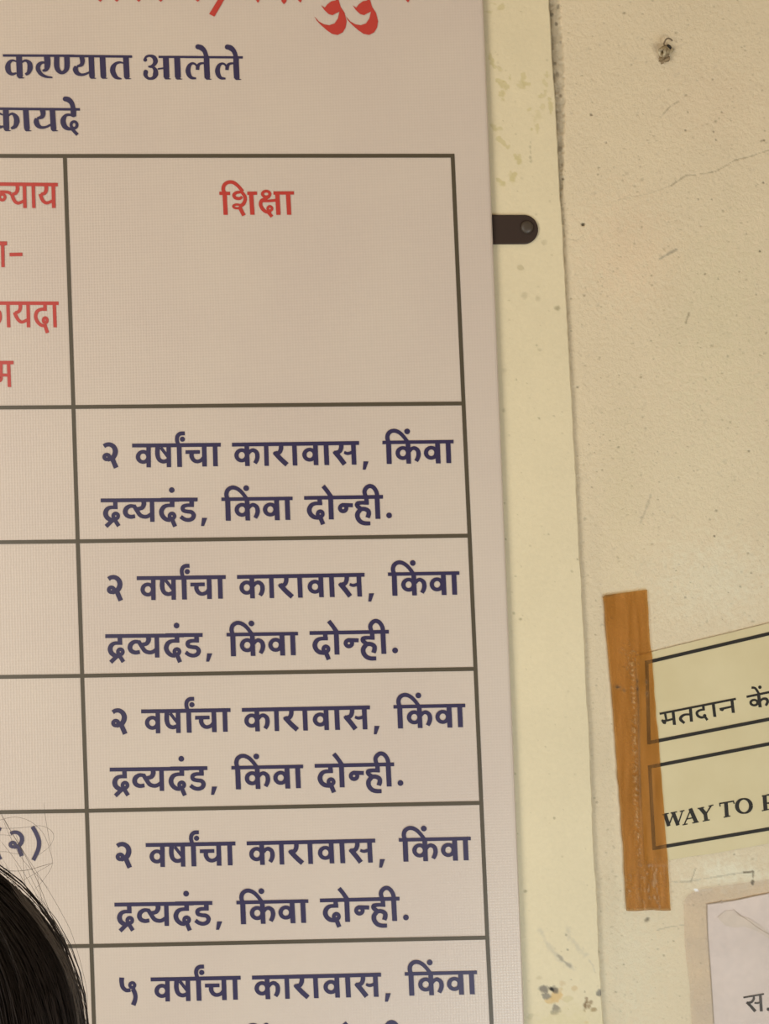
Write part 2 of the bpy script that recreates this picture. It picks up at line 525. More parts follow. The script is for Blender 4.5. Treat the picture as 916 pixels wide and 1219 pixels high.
class Ink:
    """collects 2-D polygons in photo pixels"""

    def __init__(s, f):
        s.f = f          # (a,b) crop coords -> photo px
        s.v, s.t, s.k = [], [], []

    def raw(s, poly, tris):
        o = len(s.v)
        s.k += [LAYER[0] % 60] * len(poly)
        LAYER[0] += 1
        s.v += [s.f(*p) for p in poly]
        s.t += [tuple(o + i for i in t) for t in tris]

    def st(s, pts, w, closed=False, sm=True):
        k = len(pts)
        ws = list(w) if hasattr(w, '__len__') else [w] * k
        p, ws = smooth(pts, ws) if (sm and k > 2) else (np.asarray(pts, float), np.asarray(ws, float))
        ws = np.asarray(ws, float)
        tg = np.gradient(p, axis=0)
        tg /= np.maximum(np.linalg.norm(tg, axis=1, keepdims=True), 1e-9)
        nn = np.stack([-tg[:, 1], tg[:, 0]], 1)
        l, r = p + nn * ws[:, None] / 2, p - nn * ws[:, None] / 2
        n = len(p)
        s.raw(list(l) + list(r), [(i, i + 1, n + i + 1, n + i) for i in range(n - 1)])
        return s

    def stem(s, x0, y0, x1, y1, w):     # vertical stem with horizontal cut ends
        h = w / 2
        s.raw([(x0 - h, y0), (x0 + h, y0), (x1 + h, y1), (x1 - h, y1)], [(0, 1, 2, 3)])
        return s

    def bar(s, x0, y0, x1, y1, w):      # headline with vertical cut ends
        h = w / 2
        s.raw([(x0, y0 - h), (x1, y1 - h), (x1, y1 + h), (x0, y0 + h)], [(0, 1, 2, 3)])
        return s

    def ring(s, cx, cy, rx, ry, w, wy=None, n=28):
        wy = w if wy is None else wy
        a = np.linspace(0, 2 * math.pi, n, endpoint=False)
        o = [(cx + (rx + w / 2) * math.cos(t), cy + (ry + wy / 2) * math.sin(t)) for t in a]
        i = [(cx + (rx - w / 2) * math.cos(t), cy + (ry - wy / 2) * math.sin(t)) for t in a]
        s.raw(o + i, [(k, (k + 1) % n, n + (k + 1) % n, n + k) for k in range(n)])
        return s

    def dot(s, cx, cy, r, n=20):
        s.raw([(cx + r * math.cos(t), cy + r * math.sin(t)) for t in np.linspace(0, 2 * math.pi, n, endpoint=False)], [tuple(range(n))])
        return s

    def poly(s, pts):
        tr = tessellate_polygon([[Vector((a, b, 0)) for a, b in pts]])
        s.raw(pts, tr)
        return s


def crop(x, y, s):
    return lambda a, b: (x + a / s, y + b / s)


def cat(*inks):
    o = Ink(None)
    for k in inks:
        b = len(o.v)
        o.v += k.v
        o.k += k.k
        o.t += [tuple(b + i for i in t) for t in k.t]
    return o


def write(name, ink, Y, material, parent, f=None, label=None):
    pts = [f(p) for p in ink.v] if f else ink.v
    v = PA(pts, Y)
    v[:, 1] -= np.array(ink.k) * 6e-6
    faces = []
    for t in ink.t:       # every face looks at -Y
        a, b, c = v[t[0]], v[t[1]], v[t[2]]
        n = (b[0] - a[0]) * (c[2] - a[2]) - (b[2] - a[2]) * (c[0] - a[0])
        faces.append(t if n > 0 else t[::-1])
    o = obj(name, v, faces, material, parent)
    if label:
        o['label'] = label
    return o


# --- the repeated table text, traced from its first row
c1, c2, c3, c4, c5 = crop(115, 510, 9.16), crop(190, 510, 9.16), crop(275, 510, 9.16), crop(345, 510, 9.16), crop(450, 505, 9.16)
c6, c7, c8 = crop(115, 575, 9.16), crop(185, 575, 9.16), crop(355, 570, 7.633)

two = Ink(c1)
two.st([(80, 195), (108, 178), (150, 177), (188, 202), (205, 245), (196, 290), (172, 325)], [46, 46, 48, 52, 56, 56, 54])
two.ring(112, 312, 28, 26, 43, 41)
two.st([(120, 345), (160, 330), (180, 312)], 40)
two.st([(168, 322), (214, 430)], 52)
five = Ink(crop(135, 1145, 11.45))
five.st([(115, 215), (112, 270), (128, 345), (175, 388), (235, 385)], [68, 62, 58, 52, 50])
five.ring(258, 318, 33, 33, 44)
five.st([(268, 370), (292, 425), (302, 480), (292, 535), (270, 590)], [62, 60, 58, 60, 66])


def va(k, cx, cy, sx0, sy0, sx1, sy1):
    k.ring(cx, cy, 57, 56, 46, 40)
    k.stem(sx0, sy0, sx1, sy1, 48)


w1 = Ink(c1).bar(388, 187, 900, 184, 42)
va(w1, 508, 311, 567, 187, 569, 425)
w1.st([(668, 190), (664, 280), (684, 340), (730, 362), (785, 345)], [50, 50, 46, 42, 42])
w1.st([(700, 208), (775, 305)], 34, sm=False)
w1.stem(786, 187, 790, 423, 48)
w1b = Ink(c2).bar(100, 184, 668, 178, 42)
w1b.stem(213, 170, 220, 421, 52)
w1b.st([(208, 190), (191, 130), (196, 85), (225, 58), (275, 54)], [40, 42, 44, 44, 42])
w1b.dot(250, 118, 28)
w1b.bar(284, 259, 440, 257, 40)
w1b.st([(352, 262), (350, 305), (372, 345), (410, 361), (455, 347), (485, 312)], [46, 48, 44, 40, 40, 40])
w1b.stem(486, 178, 492, 416, 50)
w1b.stem(605, 178, 611, 413, 50)

w2 = Ink(c3).bar(12, 178, 900, 166, 42)
w2.ring(118, 294, 57, 57, 46, 40)
w2.stem(172, 178, 181, 411, 50)
w2.st([(190, 275), (212, 248), (245, 238), (280, 262), (289, 305), (282, 345), (262, 380)], [36, 38, 42, 46, 48, 46, 42])
w2.stem(384, 178, 391, 409, 48)
w2.st([(547, 178), (546, 225), (528, 262), (490, 275)], [48, 48, 46, 44])
w2.st([(478, 262), (545, 335), (612, 396)], 52)
w2.poly([(457, 268), (480, 248), (520, 285), (490, 300)])
w2.stem(692, 176, 701, 405, 50)
w2b = Ink(c4).bar(0, 170, 757, 159, 42)
w2b.ring(218, 287, 57, 56, 46, 40)
w2b.stem(280, 165, 289, 401, 50)
w2b.stem(396, 163, 406, 400, 52)
w2b.st([(563, 163), (562, 212), (544, 252), (505, 268)], [48, 48, 46, 44])
w2b.st([(492, 255), (552, 328), (600, 392)], 52)
w2b.poly([(470, 262), (495, 240), (535, 278), (505, 295)])
w2b.st([(595, 262), (635, 274), (690, 258)], [30, 34, 36])
w2b.stem(694, 160, 704, 396, 50)
w2b.poly([(806, 360), (860, 360), (828, 450), (797, 450)])


def kimva(f):
    k = Ink(f).bar(50, 200, 826, 190, 38)
    k.stem(117, 190, 125, 434, 54)
    k.st([(118, 200), (104, 150), (115, 104), (150, 76), (195, 74), (243, 98), (285, 140), (322, 190)], [44, 46, 46, 44, 44, 42, 40, 40])
    k.dot(320, 79, 31)
    k.ring(274, 315, 57, 56, 46, 40)
    k.stem(328, 190, 338, 431, 50)
    k.st([(345, 296), (368, 270), (400, 261), (435, 285), (445, 328), (437, 367), (418, 403)], [36, 38, 42, 46, 48, 46, 42])
    k.ring(583, 312, 57, 56, 46, 40)
    k.stem(650, 190, 660, 428, 52)
    k.stem(766, 190, 775, 425, 52)
    return k


k1 = kimva(c5)
k2 = kimva(crop(450 - 191.7, 505 + 67.6, 9.16))

l2 = Ink(c6).bar(45, 190, 900, 184, 42)
l2.stem(203, 190, 206, 285, 48)
l2.st([(228, 266), (150, 267), (112, 290), (98, 330), (112, 372), (150, 400), (190, 408)], [38, 40, 48, 54, 52, 48, 44])
l2.ring(209, 360, 27, 28, 40)
l2.st([(175, 405), (103, 474)], 44)
l2.st([(195, 395), (242, 470)], 44)
l2.st([(413, 254), (365, 252), (326, 277), (313, 315), (330, 352), (372, 369), (420, 362)], [38, 42, 50, 52, 48, 44, 42])
l2.st([(512, 190), (515, 235), (492, 272), (438, 284)], [54, 52, 46, 38])
l2.st([(405, 245), (440, 300), (475, 350), (520, 368), (560, 362), (600, 335)], [44, 46, 46, 42, 42, 40])
l2.stem(604, 190, 609, 424, 48)
l2b = Ink(c7).bar(60, 182, 461, 180, 42)
l2b.stem(182, 180, 184, 262, 50)
l2b.st([(208, 244), (130, 246), (86, 268), (66, 315), (80, 362), (118, 396), (165, 405)], [38, 40, 48, 52, 50, 46, 44])
l2b.ring(182, 360, 27, 28, 40)
l2b.st([(182, 395), (216, 475)], 46)
l2b.dot(179, 77, 31)
l2b.stem(395, 180, 397, 258, 50)
l2b.st([(421, 243), (340, 244), (302, 262), (305, 297), (345, 311), (395, 318), (419, 350), (405, 387), (362, 404), (315, 394), (277, 367)],
       [38, 40, 46, 44, 42, 44, 48, 46, 42, 42, 44])
l2b.poly([(510, 380), (566, 380), (531, 470), (499, 470)])

l3 = Ink(c8).bar(55, 174, 772, 164, 34)
l3.stem(196, 172, 198, 240, 40)
l3.st([(220, 224), (150, 226), (116, 247), (102, 285), (115, 322), (145, 347), (190, 355)], [32, 34, 40, 43, 42, 40, 36])
l3.ring(202, 319, 23, 24, 34)
l3.st([(200, 345), (228, 414)], 40)
l3.st([(228, 66), (262, 108), (305, 170)], 38)
l3.stem(296, 165, 303, 369, 44)
l3.ring(410, 267, 29, 28, 36)
l3.st([(400, 238), (498, 241)], 36)
l3.stem(620, 165, 624, 232, 40)
l3.st([(642, 220), (575, 218), (540, 226), (540, 248), (575, 276)], [34, 34, 40, 40, 36])
l3.st([(552, 300), (572, 278), (605, 275), (638, 292), (642, 322), (632, 354)], [38, 38, 38, 40, 42, 40])
l3.st([(560, 285), (540, 320), (545, 360), (572, 392), (610, 405), (657, 405)], [38, 42, 42, 40, 38, 36])
l3.stem(718, 165, 727, 364, 44)
l3.st([(620, 175), (604, 120), (618, 85), (650, 66), (685, 78), (712, 118), (722, 170)], [36, 38, 38, 38, 38, 38, 38])
l3.dot(828, 333, 26)

ROW1A = cat(w1, w1b, w2, w2b, k1)
ROW1A2 = cat(two, ROW1A)
ROW1B = cat(l2, l2b, k2, l3)
ANCH = [((157.4, 530.4), (540.1, 525.7), (119.9, 595.7), (455.9, 591.6)),
        ((162.9, 688.3), (547.1, 682.2), (125.3, 757.3), (462.9, 752.2)),
        ((168.2, 846.9), (554.0, 839.8), (130.7, 916.2), (469.2, 910.0)),
        ((173.6, 1006.0), (560.7, 998.1), (136.3, 1077.0), (475.7, 1070.0)),
        ((179.5, 1166.0), (568.0, 1157.5), (142.0, 1237.5), (482.0, 1229.8))]


def sim(a, b, c, d):
    a, b, c, d = (complex(*p) for p in (a, b, c, d))
    k = (d - c) / (b - a)
    return lambda p: ((lambda z: (z.real, z.imag))(c + k * (complex(*p) - a)))


# ------------------------------------------------------------------ notice board
BY = -0.0175
INK = BY - 0.0004
edge_px = lambda y: 576 + y * .0402
tr_, br_ = P(edge_px(-420), -420, BY), P(edge_px(1700), 1700, BY)
tl_, bl_ = P(-720, -418, BY), P(-650, 1712, BY)
board = thing('notice_board', 'large white printed notice board with a ruled table of purple and red Devanagari text', 'notice board', ((tl_[0] + tr_[0]) / 2, BY + .02, (bl_[2] + br_[2]) / 2))
fr = [tl_, tr_, br_, bl_]
th = 0.006
# banner sheet wrapped round its frame: rounded front edge
ring_off = [(0.0, 0.0), (0.0018, 0.0006), (0.003, 0.0022), (0.0034, 0.0045), (0.0034, th)]
cen = np.mean(fr, 0)
vv, ff = [], []
inset = 0.0034
dirs = [np.array([1, 0, -1.]), np.array([-1, 0, -1.]), np.array([-1, 0, 1.]), np.array([1, 0, 1.])]
for off, dy in ring_off:
    for c_, d_ in zip(fr, dirs):
        p = c_ + d_ * (inset - off)
        p[1] = BY + dy
        vv.append(p)
for k in range(len(ring_off) - 1):
    for i in range(4):
        j = (i + 1) % 4
        ff.append((k * 4 + i, (k + 1) * 4 + i, (k + 1) * 4 + j, k * 4 + j))
ff.append((3, 2, 1, 0))
sheet = obj('printed_sheet', vv, ff, M_board, board)
bmx = bmesh.new()
bmx.from_mesh(sheet.data)
bmesh.ops.recalc_face_normals(bmx, faces=bmx.faces)
for f_ in bmx.faces:
    if abs(f_.normal.y) > .99 and f_.normal.y > 0:
        f_.normal_flip()
bmx.to_mesh(sheet.data)
bmx.free()
# square-tube back frame
for nm, a, b in [('frame_rail', (tl_[0] + .03, BY + .0035, tl_[2] - .05), (tr_[0] - .05, BY + .0065, tl_[2] - .02)),
                 ('frame_rail', (bl_[0] + .03, BY + .0035, bl_[2] + .02), (br_[0] - .05, BY + .0065, bl_[2] + .05))]:
    box(nm, a, b, M_boardedge, .001, board)

Lp = [(77.2, 185.7), (87.4, 484.6), (92.6, 644.5), (97.8, 804.6), (103.4, 965.3), (108.8, 1126.1)]
Rp = [(539.1, 185.4), (552.1, 480.3), (559.3, 637.7), (566.4, 796.3), (573.3, 955.8), (580.5, 1116.2)]
RW = 4.6
ident = lambda a, b: (a, b)
for l_, r_ in zip(Lp, Rp):
    s_ = (r_[1] - l_[1]) / (r_[0] - l_[0])
    sl = 0.0005 if l_[1] < 200 else s_ * .75
    k = Ink(ident)
    k.st([(-600, l_[1] - (-600 - l_[0]) * -sl), l_, (r_[0] + 2.2, r_[1])], RW, sm=False)
    write('table_rule', k, INK - (.0000), M_rule, board)
k = Ink(ident)
k.st(Lp + [(112, 1219), (120, 1400)], RW, sm=False)
write('table_rule', k, INK - (.0000), M_rule, board)
k = Ink(ident)
k.st([(539.0, 183.2)] + Rp + [(585.6, 1219), (594.5, 1400)], RW, sm=False)
write('table_rule', k, INK - (.0000), M_rule, board)

for i, (a, b, c, d) in enumerate(ANCH):
    s1 = sim(ANCH[0][0], ANCH[0][1], a, b)
    s2 = sim(ANCH[0][2], ANCH[0][3], c, d)
    write('text_line', ROW1A2 if i < 4 else ROW1A, INK - .0001, M_navy, board, s1)
    write('text_line', ROW1B, INK - .0001, M_navy, board, s2)
write('numeral', five, INK - .0001, M_navy, board)

# left column numeral in brackets
k = Ink(crop(0, 970, 15.27))
k.st([(190, 345), (235, 322), (300, 318), (360, 350), (398, 410), (395, 490), (350, 560)], [62, 64, 66, 72, 76, 76, 70])
k.ring(232, 542, 45, 42, 62, 58)
k.st([(250, 590), (310, 580), (350, 550)], 60)
k.st([(335, 570), (395, 750)], 76)
k.st([(590, 215), (665, 350), (710, 490), (690, 640), (605, 825)], [74, 76, 78, 76, 72])
k.st([(0, 225), (-70, 360), (-105, 500), (-70, 640), (5, 815)], [74, 76, 78, 76, 72])
write('bracketed_numeral', k, INK - .0001, M_navy, board)

# heading lines in a calligraphic face
h1, h2, h3, h4 = crop(0, 60, 10.178), crop(75, 60, 10.178), crop(165, 50, 13.086), crop(220, 50, 11.45)


def foot(k, x, y, w, h):   # slanted foot of a stem, pointing right
    k.poly([(x - w * .30, y - h), (x + w * .52, y - h), (x + w * .62, y - h * .35), (x + w * 1.02, y - h * .25), (x + w * .8, y), (x, y + h * .05), (x - w * .28, y - h * .35)])


a1 = Ink(h1).bar(35, 62, 900, 66, 30)
a1.st([(200, 135), (150, 122), (110, 150), (95, 200), (105, 255), (145, 288), (200, 275)], [18, 26, 46, 68, 60, 36, 20])
a1.stem(230, 70, 240, 318, 72)
foot(a1, 232, 340, 66, 34)
a1.st([(262, 148), (290, 128), (325, 128), (358, 160), (364, 215), (345, 270), (308, 294)], [20, 26, 34, 60, 66, 46, 28])
a1.st([(568, 70), (575, 140), (572, 195), (555, 235), (515, 248)], [74, 74, 68, 46, 22])
a1.st([(550, 150), (505, 150), (468, 180), (462, 230), (495, 285), (555, 318), (636, 330)], [22, 34, 52, 54, 46, 32, 18])
a1.st([(688, 70), (688, 190), (708, 245), (750, 272), (795, 245), (812, 190), (810, 70)], [64, 66, 56, 38, 50, 66, 66])
write('heading_text', a1, INK - .0001, M_navy, board)
a2 = Ink(h2).bar(0, 67, 838, 76, 30)
a2.st([(228, 75), (236, 135), (222, 175), (170, 195)], [62, 56, 46, 24])
a2.st([(165, 195), (152, 230), (170, 272), (215, 295), (265, 290), (330, 262)], [44, 66, 56, 34, 28, 24])
a2.stem(342, 70, 352, 320, 68)
foot(a2, 342, 343, 66, 34)
a2.stem(478, 72, 490, 320, 70)
foot(a2, 480, 343, 66, 34)
a2.st([(735, 155), (690, 145), (640, 160), (608, 205), (604, 255), (630, 310), (665, 335), (712, 345)], [18, 26, 36, 62, 66, 58, 36, 12])
a2.stem(762, 75, 774, 325, 70)
foot(a2, 764, 349, 66, 34)
write('heading_text', a2, INK - .0001, M_navy, board)
a3 = Ink(h3).bar(312, 232, 920, 234, 36)
a3.dot(104, 278, 30)
a3.st([(95, 265), (125, 228), (180, 215), (240, 240), (264, 300), (240, 352), (195, 380), (150, 385)], [30, 36, 38, 66, 76, 56, 38, 26])
a3.st([(170, 388), (225, 395), (262, 440), (265, 500), (240, 550), (185, 572), (135, 555), (108, 510), (112, 470)], [26, 40, 68, 86, 60, 38, 44, 66, 70])
a3.dot(112, 468, 36)
a3.st([(300, 420), (390, 408)], [26, 26])
a3.stem(424, 225, 436, 550, 92)
foot(a3, 424, 582, 88, 44)
a3.stem(600, 225, 614, 550, 94)
foot(a3, 602, 585, 88, 44)
a4 = Ink(h4).bar(0, 205, 792, 210, 32)
for ox, oy in ((0, 0), (402, 3)):
    O = lambda *p: [(x + ox, y + oy) for x, y in p]
    a4.st(O((165, 330), (140, 300), (100, 292), (62, 325), (45, 390), (60, 450), (95, 488), (155, 496)), [24, 28, 32, 52, 68, 62, 42, 24])
    a4.st(O((175, 380), (178, 340), (195, 305), (230, 290), (275, 290)), [48, 48, 38, 30, 26])
    a4.st(O((298, 200), (300, 330), (308, 490)), [76, 78, 76], sm=False)
    foot(a4, 300 + ox, 514 + oy, 72, 38)
    a4.dot(180 + ox, 66 + oy, 35)
    a4.st(O((175, 64), (225, 80), (270, 125), (298, 205)), [66, 74, 62, 58])
write('heading_text', cat(a3, a4), INK - .0001, M_navy, board)
a5 = Ink(crop(0, 110, 9.16)).bar(-60, 178, 872, 186, 28)
a5.st([(30, 245), (-10, 232), (-45, 260), (-55, 310), (-40, 350), (0, 378), (35, 370)], [18, 24, 40, 60, 56, 34, 20])
a5.stem(62, 180, 70, 398, 64)
foot(a5, 62, 422, 60, 32)
a5.st([(92, 255), (118, 236), (145, 238), (176, 275), (182, 320), (162, 372), (120, 394)], [18, 24, 32, 58, 62, 44, 24])
a5.stem(280, 182, 294, 398, 62)
foot(a5, 286, 424, 60, 32)
a5.st([(462, 185), (470, 235), (455, 268), (405, 284)], [58, 54, 44, 24])
a5.st([(402, 282), (396, 320), (412, 358), (450, 382), (500, 378), (560, 350)], [40, 60, 54, 34, 26, 24])
a5.stem(570, 185, 584, 400, 60)
foot(a5, 576, 424, 60, 32)
a5.stem(800, 180, 802, 255, 60)
a5.st([(830, 250), (800, 258), (770, 246), (722, 250), (692, 290), (690, 330), (710, 375), (750, 398), (800, 396)], [20, 28, 26, 32, 54, 60, 54, 38, 28])
a5.ring(808, 355, 32, 36, 34, 30)
a5.st([(785, 400), (845, 462)], [34, 36])
a5.dot(712, 72, 27)
a5.st([(708, 70), (748, 82), (782, 118), (802, 185)], [52, 60, 52, 50])
write('heading_text', a5, INK - .0001, M_navy, board)

# red column headings
r1 = Ink(crop(0, 210, 11.45)).bar(-80, 105, 788, 113, 48)
r1.ring(30, 283, 38, 40, 40)
r1.st([(0, 212), (105, 216), (150, 240)], 42)
r1.st([(236, 115), (238, 180), (215, 228), (168, 245)], [50, 50, 46, 42])
r1.st([(160, 240), (185, 310), (215, 352), (258, 364), (335, 330)], [48, 48, 46, 42, 40])
r1.stem(332, 110, 341, 432, 48)
r1.stem(452, 110, 462, 432, 46)
r1.st([(630, 115), (630, 185), (608, 230), (560, 245)], [50, 50, 46, 42])
r1.st([(548, 240), (573, 310), (605, 350), (648, 362), (722, 332)], [48, 48, 46, 42, 40])
r1.stem(726, 112, 734, 432, 50)
write('column_heading', r1, INK - .0001, M_red, board)
r2 = Ink(crop(0, 280, 11.45)).bar(-60, 112, 96, 112, 54)
r2.stem(36, 112, 42, 436, 46)
r2.bar(132, 265, 306, 262, 48)
write('column_heading', r2, INK - .0001, M_red, board)
r3 = Ink(crop(0, 350, 11.45)).bar(-80, 124, 800, 126, 48)
r3.st([(-50, 230), (-12, 240), (2, 280), (3, 330), (-12, 375), (-40, 400)], 44)
r3.stem(107, 125, 119, 455, 48)
r3.st([(276, 125), (276, 195), (252, 240), (205, 258)], [50, 50, 46, 42])
r3.st([(198, 250), (225, 315), (262, 365), (305, 382), (375, 350)], [48, 48, 46, 42, 40])
r3.stem(381, 125, 389, 455, 48)
r3.stem(612, 125, 614, 230, 48)
r3.st([(638, 206), (560, 209), (505, 240), (487, 300), (503, 365), (550, 418), (600, 434)], [42, 44, 48, 48, 48, 46, 44])
r3.ring(617, 358, 26, 34, 42)
r3.st([(608, 415), (648, 530)], 48)
r3.stem(740, 125, 752, 455, 48)
write('column_heading', r3, INK - .0001, M_red, board)
r4 = Ink(crop(0, 420, 15.27)).bar(-80, 178, 246, 178, 64)
r4.stem(155, 178, 172, 622, 62)
r4.bar(-30, 400, 165, 408, 56)
r4.stem(20, 178, 20, 400, 54)
r4.ring(-2, 455, 22, 50, 60)
write('column_heading', r4, INK - .0001, M_red, board)
r5 = Ink(crop(240, 210, 7.046)).bar(150, 142, 240, 143, 28)
r5.stem(194, 142, 203, 323, 36)
r5.st([(197, 150), (182, 105), (195, 68), (228, 49), (268, 52), (308, 82), (346, 126)], [30, 30, 30, 30, 30, 28, 28])
r5.st([(345, 128), (320, 132), (290, 138), (272, 158), (285, 180), (318, 186), (342, 172)], [22, 24, 26, 28, 28, 26, 22])
r5.st([(336, 130), (362, 165), (366, 200), (348, 234), (318, 252)], [26, 28, 30, 30, 28])
r5.ring(298, 252, 30, 16, 22, 20)
r5.st([(322, 262), (356, 328)], 32)
r5.bar(384, 142, 466, 141, 28)
r5.stem(416, 142, 428, 322, 36)
r5.ring(543, 148, 31, 24, 26, 24)
r5.st([(572, 165), (535, 188), (505, 205), (496, 236), (512, 272), (545, 298), (585, 300)], [26, 28, 30, 30, 30, 28, 26])
r5.st([(510, 205), (560, 206), (630, 200)], [22, 22, 24])
r5.ring(574, 270, 18, 18, 22)
r5.st([(555, 296), (592, 338)], 28)
r5.bar(604, 140, 776, 139, 28)
r5.stem(636, 140, 646, 323, 36)
r5.stem(726, 140, 736, 322, 36)
write('column_heading', r5, INK - .0001, M_red, board)

# lower ends of the big red title, cut by the top of the photo
t1 = Ink(crop(360, 0, 6.543))
for ox in (0, 245):
    t1.poly([(x + ox, y) for x, y in [(78, 97), (95, 128), (130, 168), (170, 190), (212, 197), (252, 183), (278, 145), (291, 90), (272, 100), (262, 104), (236, 119), (205, 110), (172, 78), (148, 42), (176, 60), (196, 34), (228, 10), (262, 4),
                                       (250, -40), (272, -40), (300, 55), (330, 100), (346, 165), (338, 215), (316, 252), (275, 273), (232, 264), (190, 235), (145, 195), (112, 160)]])
t1.poly([(800, -20), (838, -20), (834, 6), (826, 19), (812, 8)])
t2 = Ink(crop(240, 0, 5.725))
t2.poly([(52, 96), (88, 114), (200, -80), (160, -80)])
t2.poly([(366, -40), (398, -40), (394, 8), (384, 20), (374, 6)])
t2.poly([(538, -40), (588, -40), (578, 12), (562, 30), (546, 10)])
t2.poly([(655, -40), (686, -40), (682, 8), (674, 18), (660, 4)])
t3 = Ink(crop(0, 0, 3.817))
for x in (455, 530, 630, 730, 898):
    t3.poly([(x - 9, -30), (x + 9, -30), (x + 9, 1), (x + 1, 9), (x - 8, 1)])
def split_write(name, ink, Y, material, parent):
    """one mesh per separate stroke"""
    for lv in sorted(set(ink.k)):
        ids = [i for i, k_ in enumerate(ink.k) if k_ == lv]
        re_ = {g: i for i, g in enumerate(ids)}
        o = Ink(None)
        o.v = [ink.v[i] for i in ids]
        o.k = [lv] * len(ids)
        o.t = [tuple(re_[i] for i in t) for t in ink.t if t[0] in re_]
        write(name, o, Y, material, parent)


for t_ in (t1, t2, t3):
    split_write('title_stroke', t_, INK - .0001, M_red, board)

# ------------------------------------------------------------------ fixing bracket
SY = TY - 0.0032
q4 = crop(560, 230, 7.633)
c_b = P(*q4(515, 312), SY)
brk = thing('fixing_bracket', 'dark brown metal tab with rounded end and screw holding the board to the cream trim', 'bracket', P(*q4(400, 330), TY))
out = [(60, 197), (490, 196)] + [(490 + 129 * math.sin(t), 328 - 132 * math.cos(t)) for t in np.linspace(.08, math.pi - .08, 26)] + [(490, 460), (60, 462)]
po = np.array([q4(*p) for p in out])
f3 = PA(po, SY)
n_ = len(f3)
cc = f3.mean(0)
lay = []
for sh, dy in ((0.0009, 0.0), (0.0003, 0.0003), (0.0, 0.0009), (0.0, 0.0031)):
    g = f3.copy()
    d = g - cc
    d[:, 1] = 0
    g -= d / np.maximum(np.linalg.norm(d, axis=1, keepdims=True), 1e-6) * sh
    g[:, 1] += dy
    lay.append(g)
vv = np.vstack(lay)
ff = [tuple(range(n_ - 1, -1, -1))]
for k_ in range(3):
    ff += [(k_ * n_ + i, k_ * n_ + (i + 1) % n_, (k_ + 1) * n_ + (i + 1) % n_, (k_ + 1) * n_ + i) for i in range(n_)]
st = obj('strap', vv, ff, M_strap, brk)
b2 = bmesh.new()
b2.from_mesh(st.data)
bmesh.ops.recalc_face_normals(b2, faces=b2.faces)
b2.to_mesh(st.data)
b2.free()
# domed screw head with a worn cross slot
nr, na = 12, 36
vv, ff = [], []
R0 = 0.0068
prof = [(R0, 0.0), (R0 * 1.0, .0016), (R0 * .95, .0026), (R0 * .85, .0033), (R0 * .65, .0039), (R0 * .4, .0042), (R0 * .15, .0043)]
for r, h in prof:
    for i in range(na):
        t = 2 * math.pi * i / na
        vv.append((c_b[0] + r * math.cos(t), SY - h, c_b[2] + r * math.sin(t)))
for k_ in range(len(prof) - 1):
    ff += [(k_ * na + i, k_ * na + (i + 1) % na, (k_ + 1) * na + (i + 1) % na, (k_ + 1) * na + i) for i in range(na)]
ff.append(tuple((len(prof) - 1) * na + i for i in range(na)))
so = obj('screw', vv, ff, M_screw, brk, True)
b2 = bmesh.new()
b2.from_mesh(so.data)
bmesh.ops.recalc_face_normals(b2, faces=b2.faces)
b2.to_mesh(so.data)
b2.free()


# ------------------------------------------------------------------ paper sheets on the wall
def paper_mat(name, col, col2, rough=.5, spec=.4, scale=14):
    m = mat(name, col, rough, spec)
    n = noise(m, scale, 6)
    cr_ = N(m, 'ShaderNodeValToRGB')
    cr_.color_ramp.elements[0].position = .35
    cr_.color_ramp.elements[1].position = .68
    cr_.color_ramp.elements[0].color = (*col2, 1)
    cr_.color_ramp.elements[1].color = (*col, 1)
    L(m, n.outputs['Fac'], cr_.inputs[0])
    L(m, cr_.outputs[0], m.node_tree.nodes['Principled BSDF'].inputs['Base Color'])
    return m


def sheet_from_px(name, loop, Y, th, material, parent=None):
    """solid thin sheet from an outline in photo px"""
    f = PA(loop, Y)
    n = len(f)
    b = f.copy()
    b[:, 1] += th
    tr = tessellate_polygon([[Vector((p[0], p[2], 0)) for p in f]])
    faces = []
    for t in tr:
        a, bb, c = (f[i] for i in t)
        s = (bb[0] - a[0]) * (c[2] - a[2]) - (bb[2] - a[2]) * (c[0] - a[0])
        t = tuple(t) if s > 0 else tuple(t)[::-1]
        faces.append(t)
        faces.append(tuple(n + i for i in t[::-1]))
    faces += [(i, n + i, n + (i + 1) % n, (i + 1) % n) for i in range(n)]
    o = obj(name, np.vstack([f, b]), faces, material, parent)
    b3 = bmesh.new()
    b3.from_mesh(o.data)
    bmesh.ops.recalc_face_normals(b3, faces=b3.faces)
    b3.to_mesh(o.data)
    b3.free()
    return o


M_sign = paper_mat('yellowed_paper', (0.625, 0.525, 0.305), (0.580, 0.478, 0.265), .55, .35)
sign = thing('direction_sign', 'yellowed paper sign with two black bordered boxes reading WAY TO, taped to wall', 'sign', P(916, 1010, 0))
SGY = -0.0016
sheet_from_px('paper_sheet', [(757, 781), (775.6, 776.2), (800, 770.2), (830, 762.8), (870, 753.2), (916, 741.8), (1090, 698), (1120, 968), (980, 993.2), (916, 1004), (880, 1010.5), (850, 1016), (820, 1020), (796, 1024.3), (768, 1030)], SGY, .0006, M_sign, sign)


def frame(corners, w):
    k = Ink(ident)
    n = len(corners)
    for i in range(n):
        a, b = np.array(corners[i], float), np.array(corners[(i + 1) % n], float)
        d = (b - a) / np.linalg.norm(b - a) * w / 2
        k.st([a - d, b + d], w, sm=False)
    return k


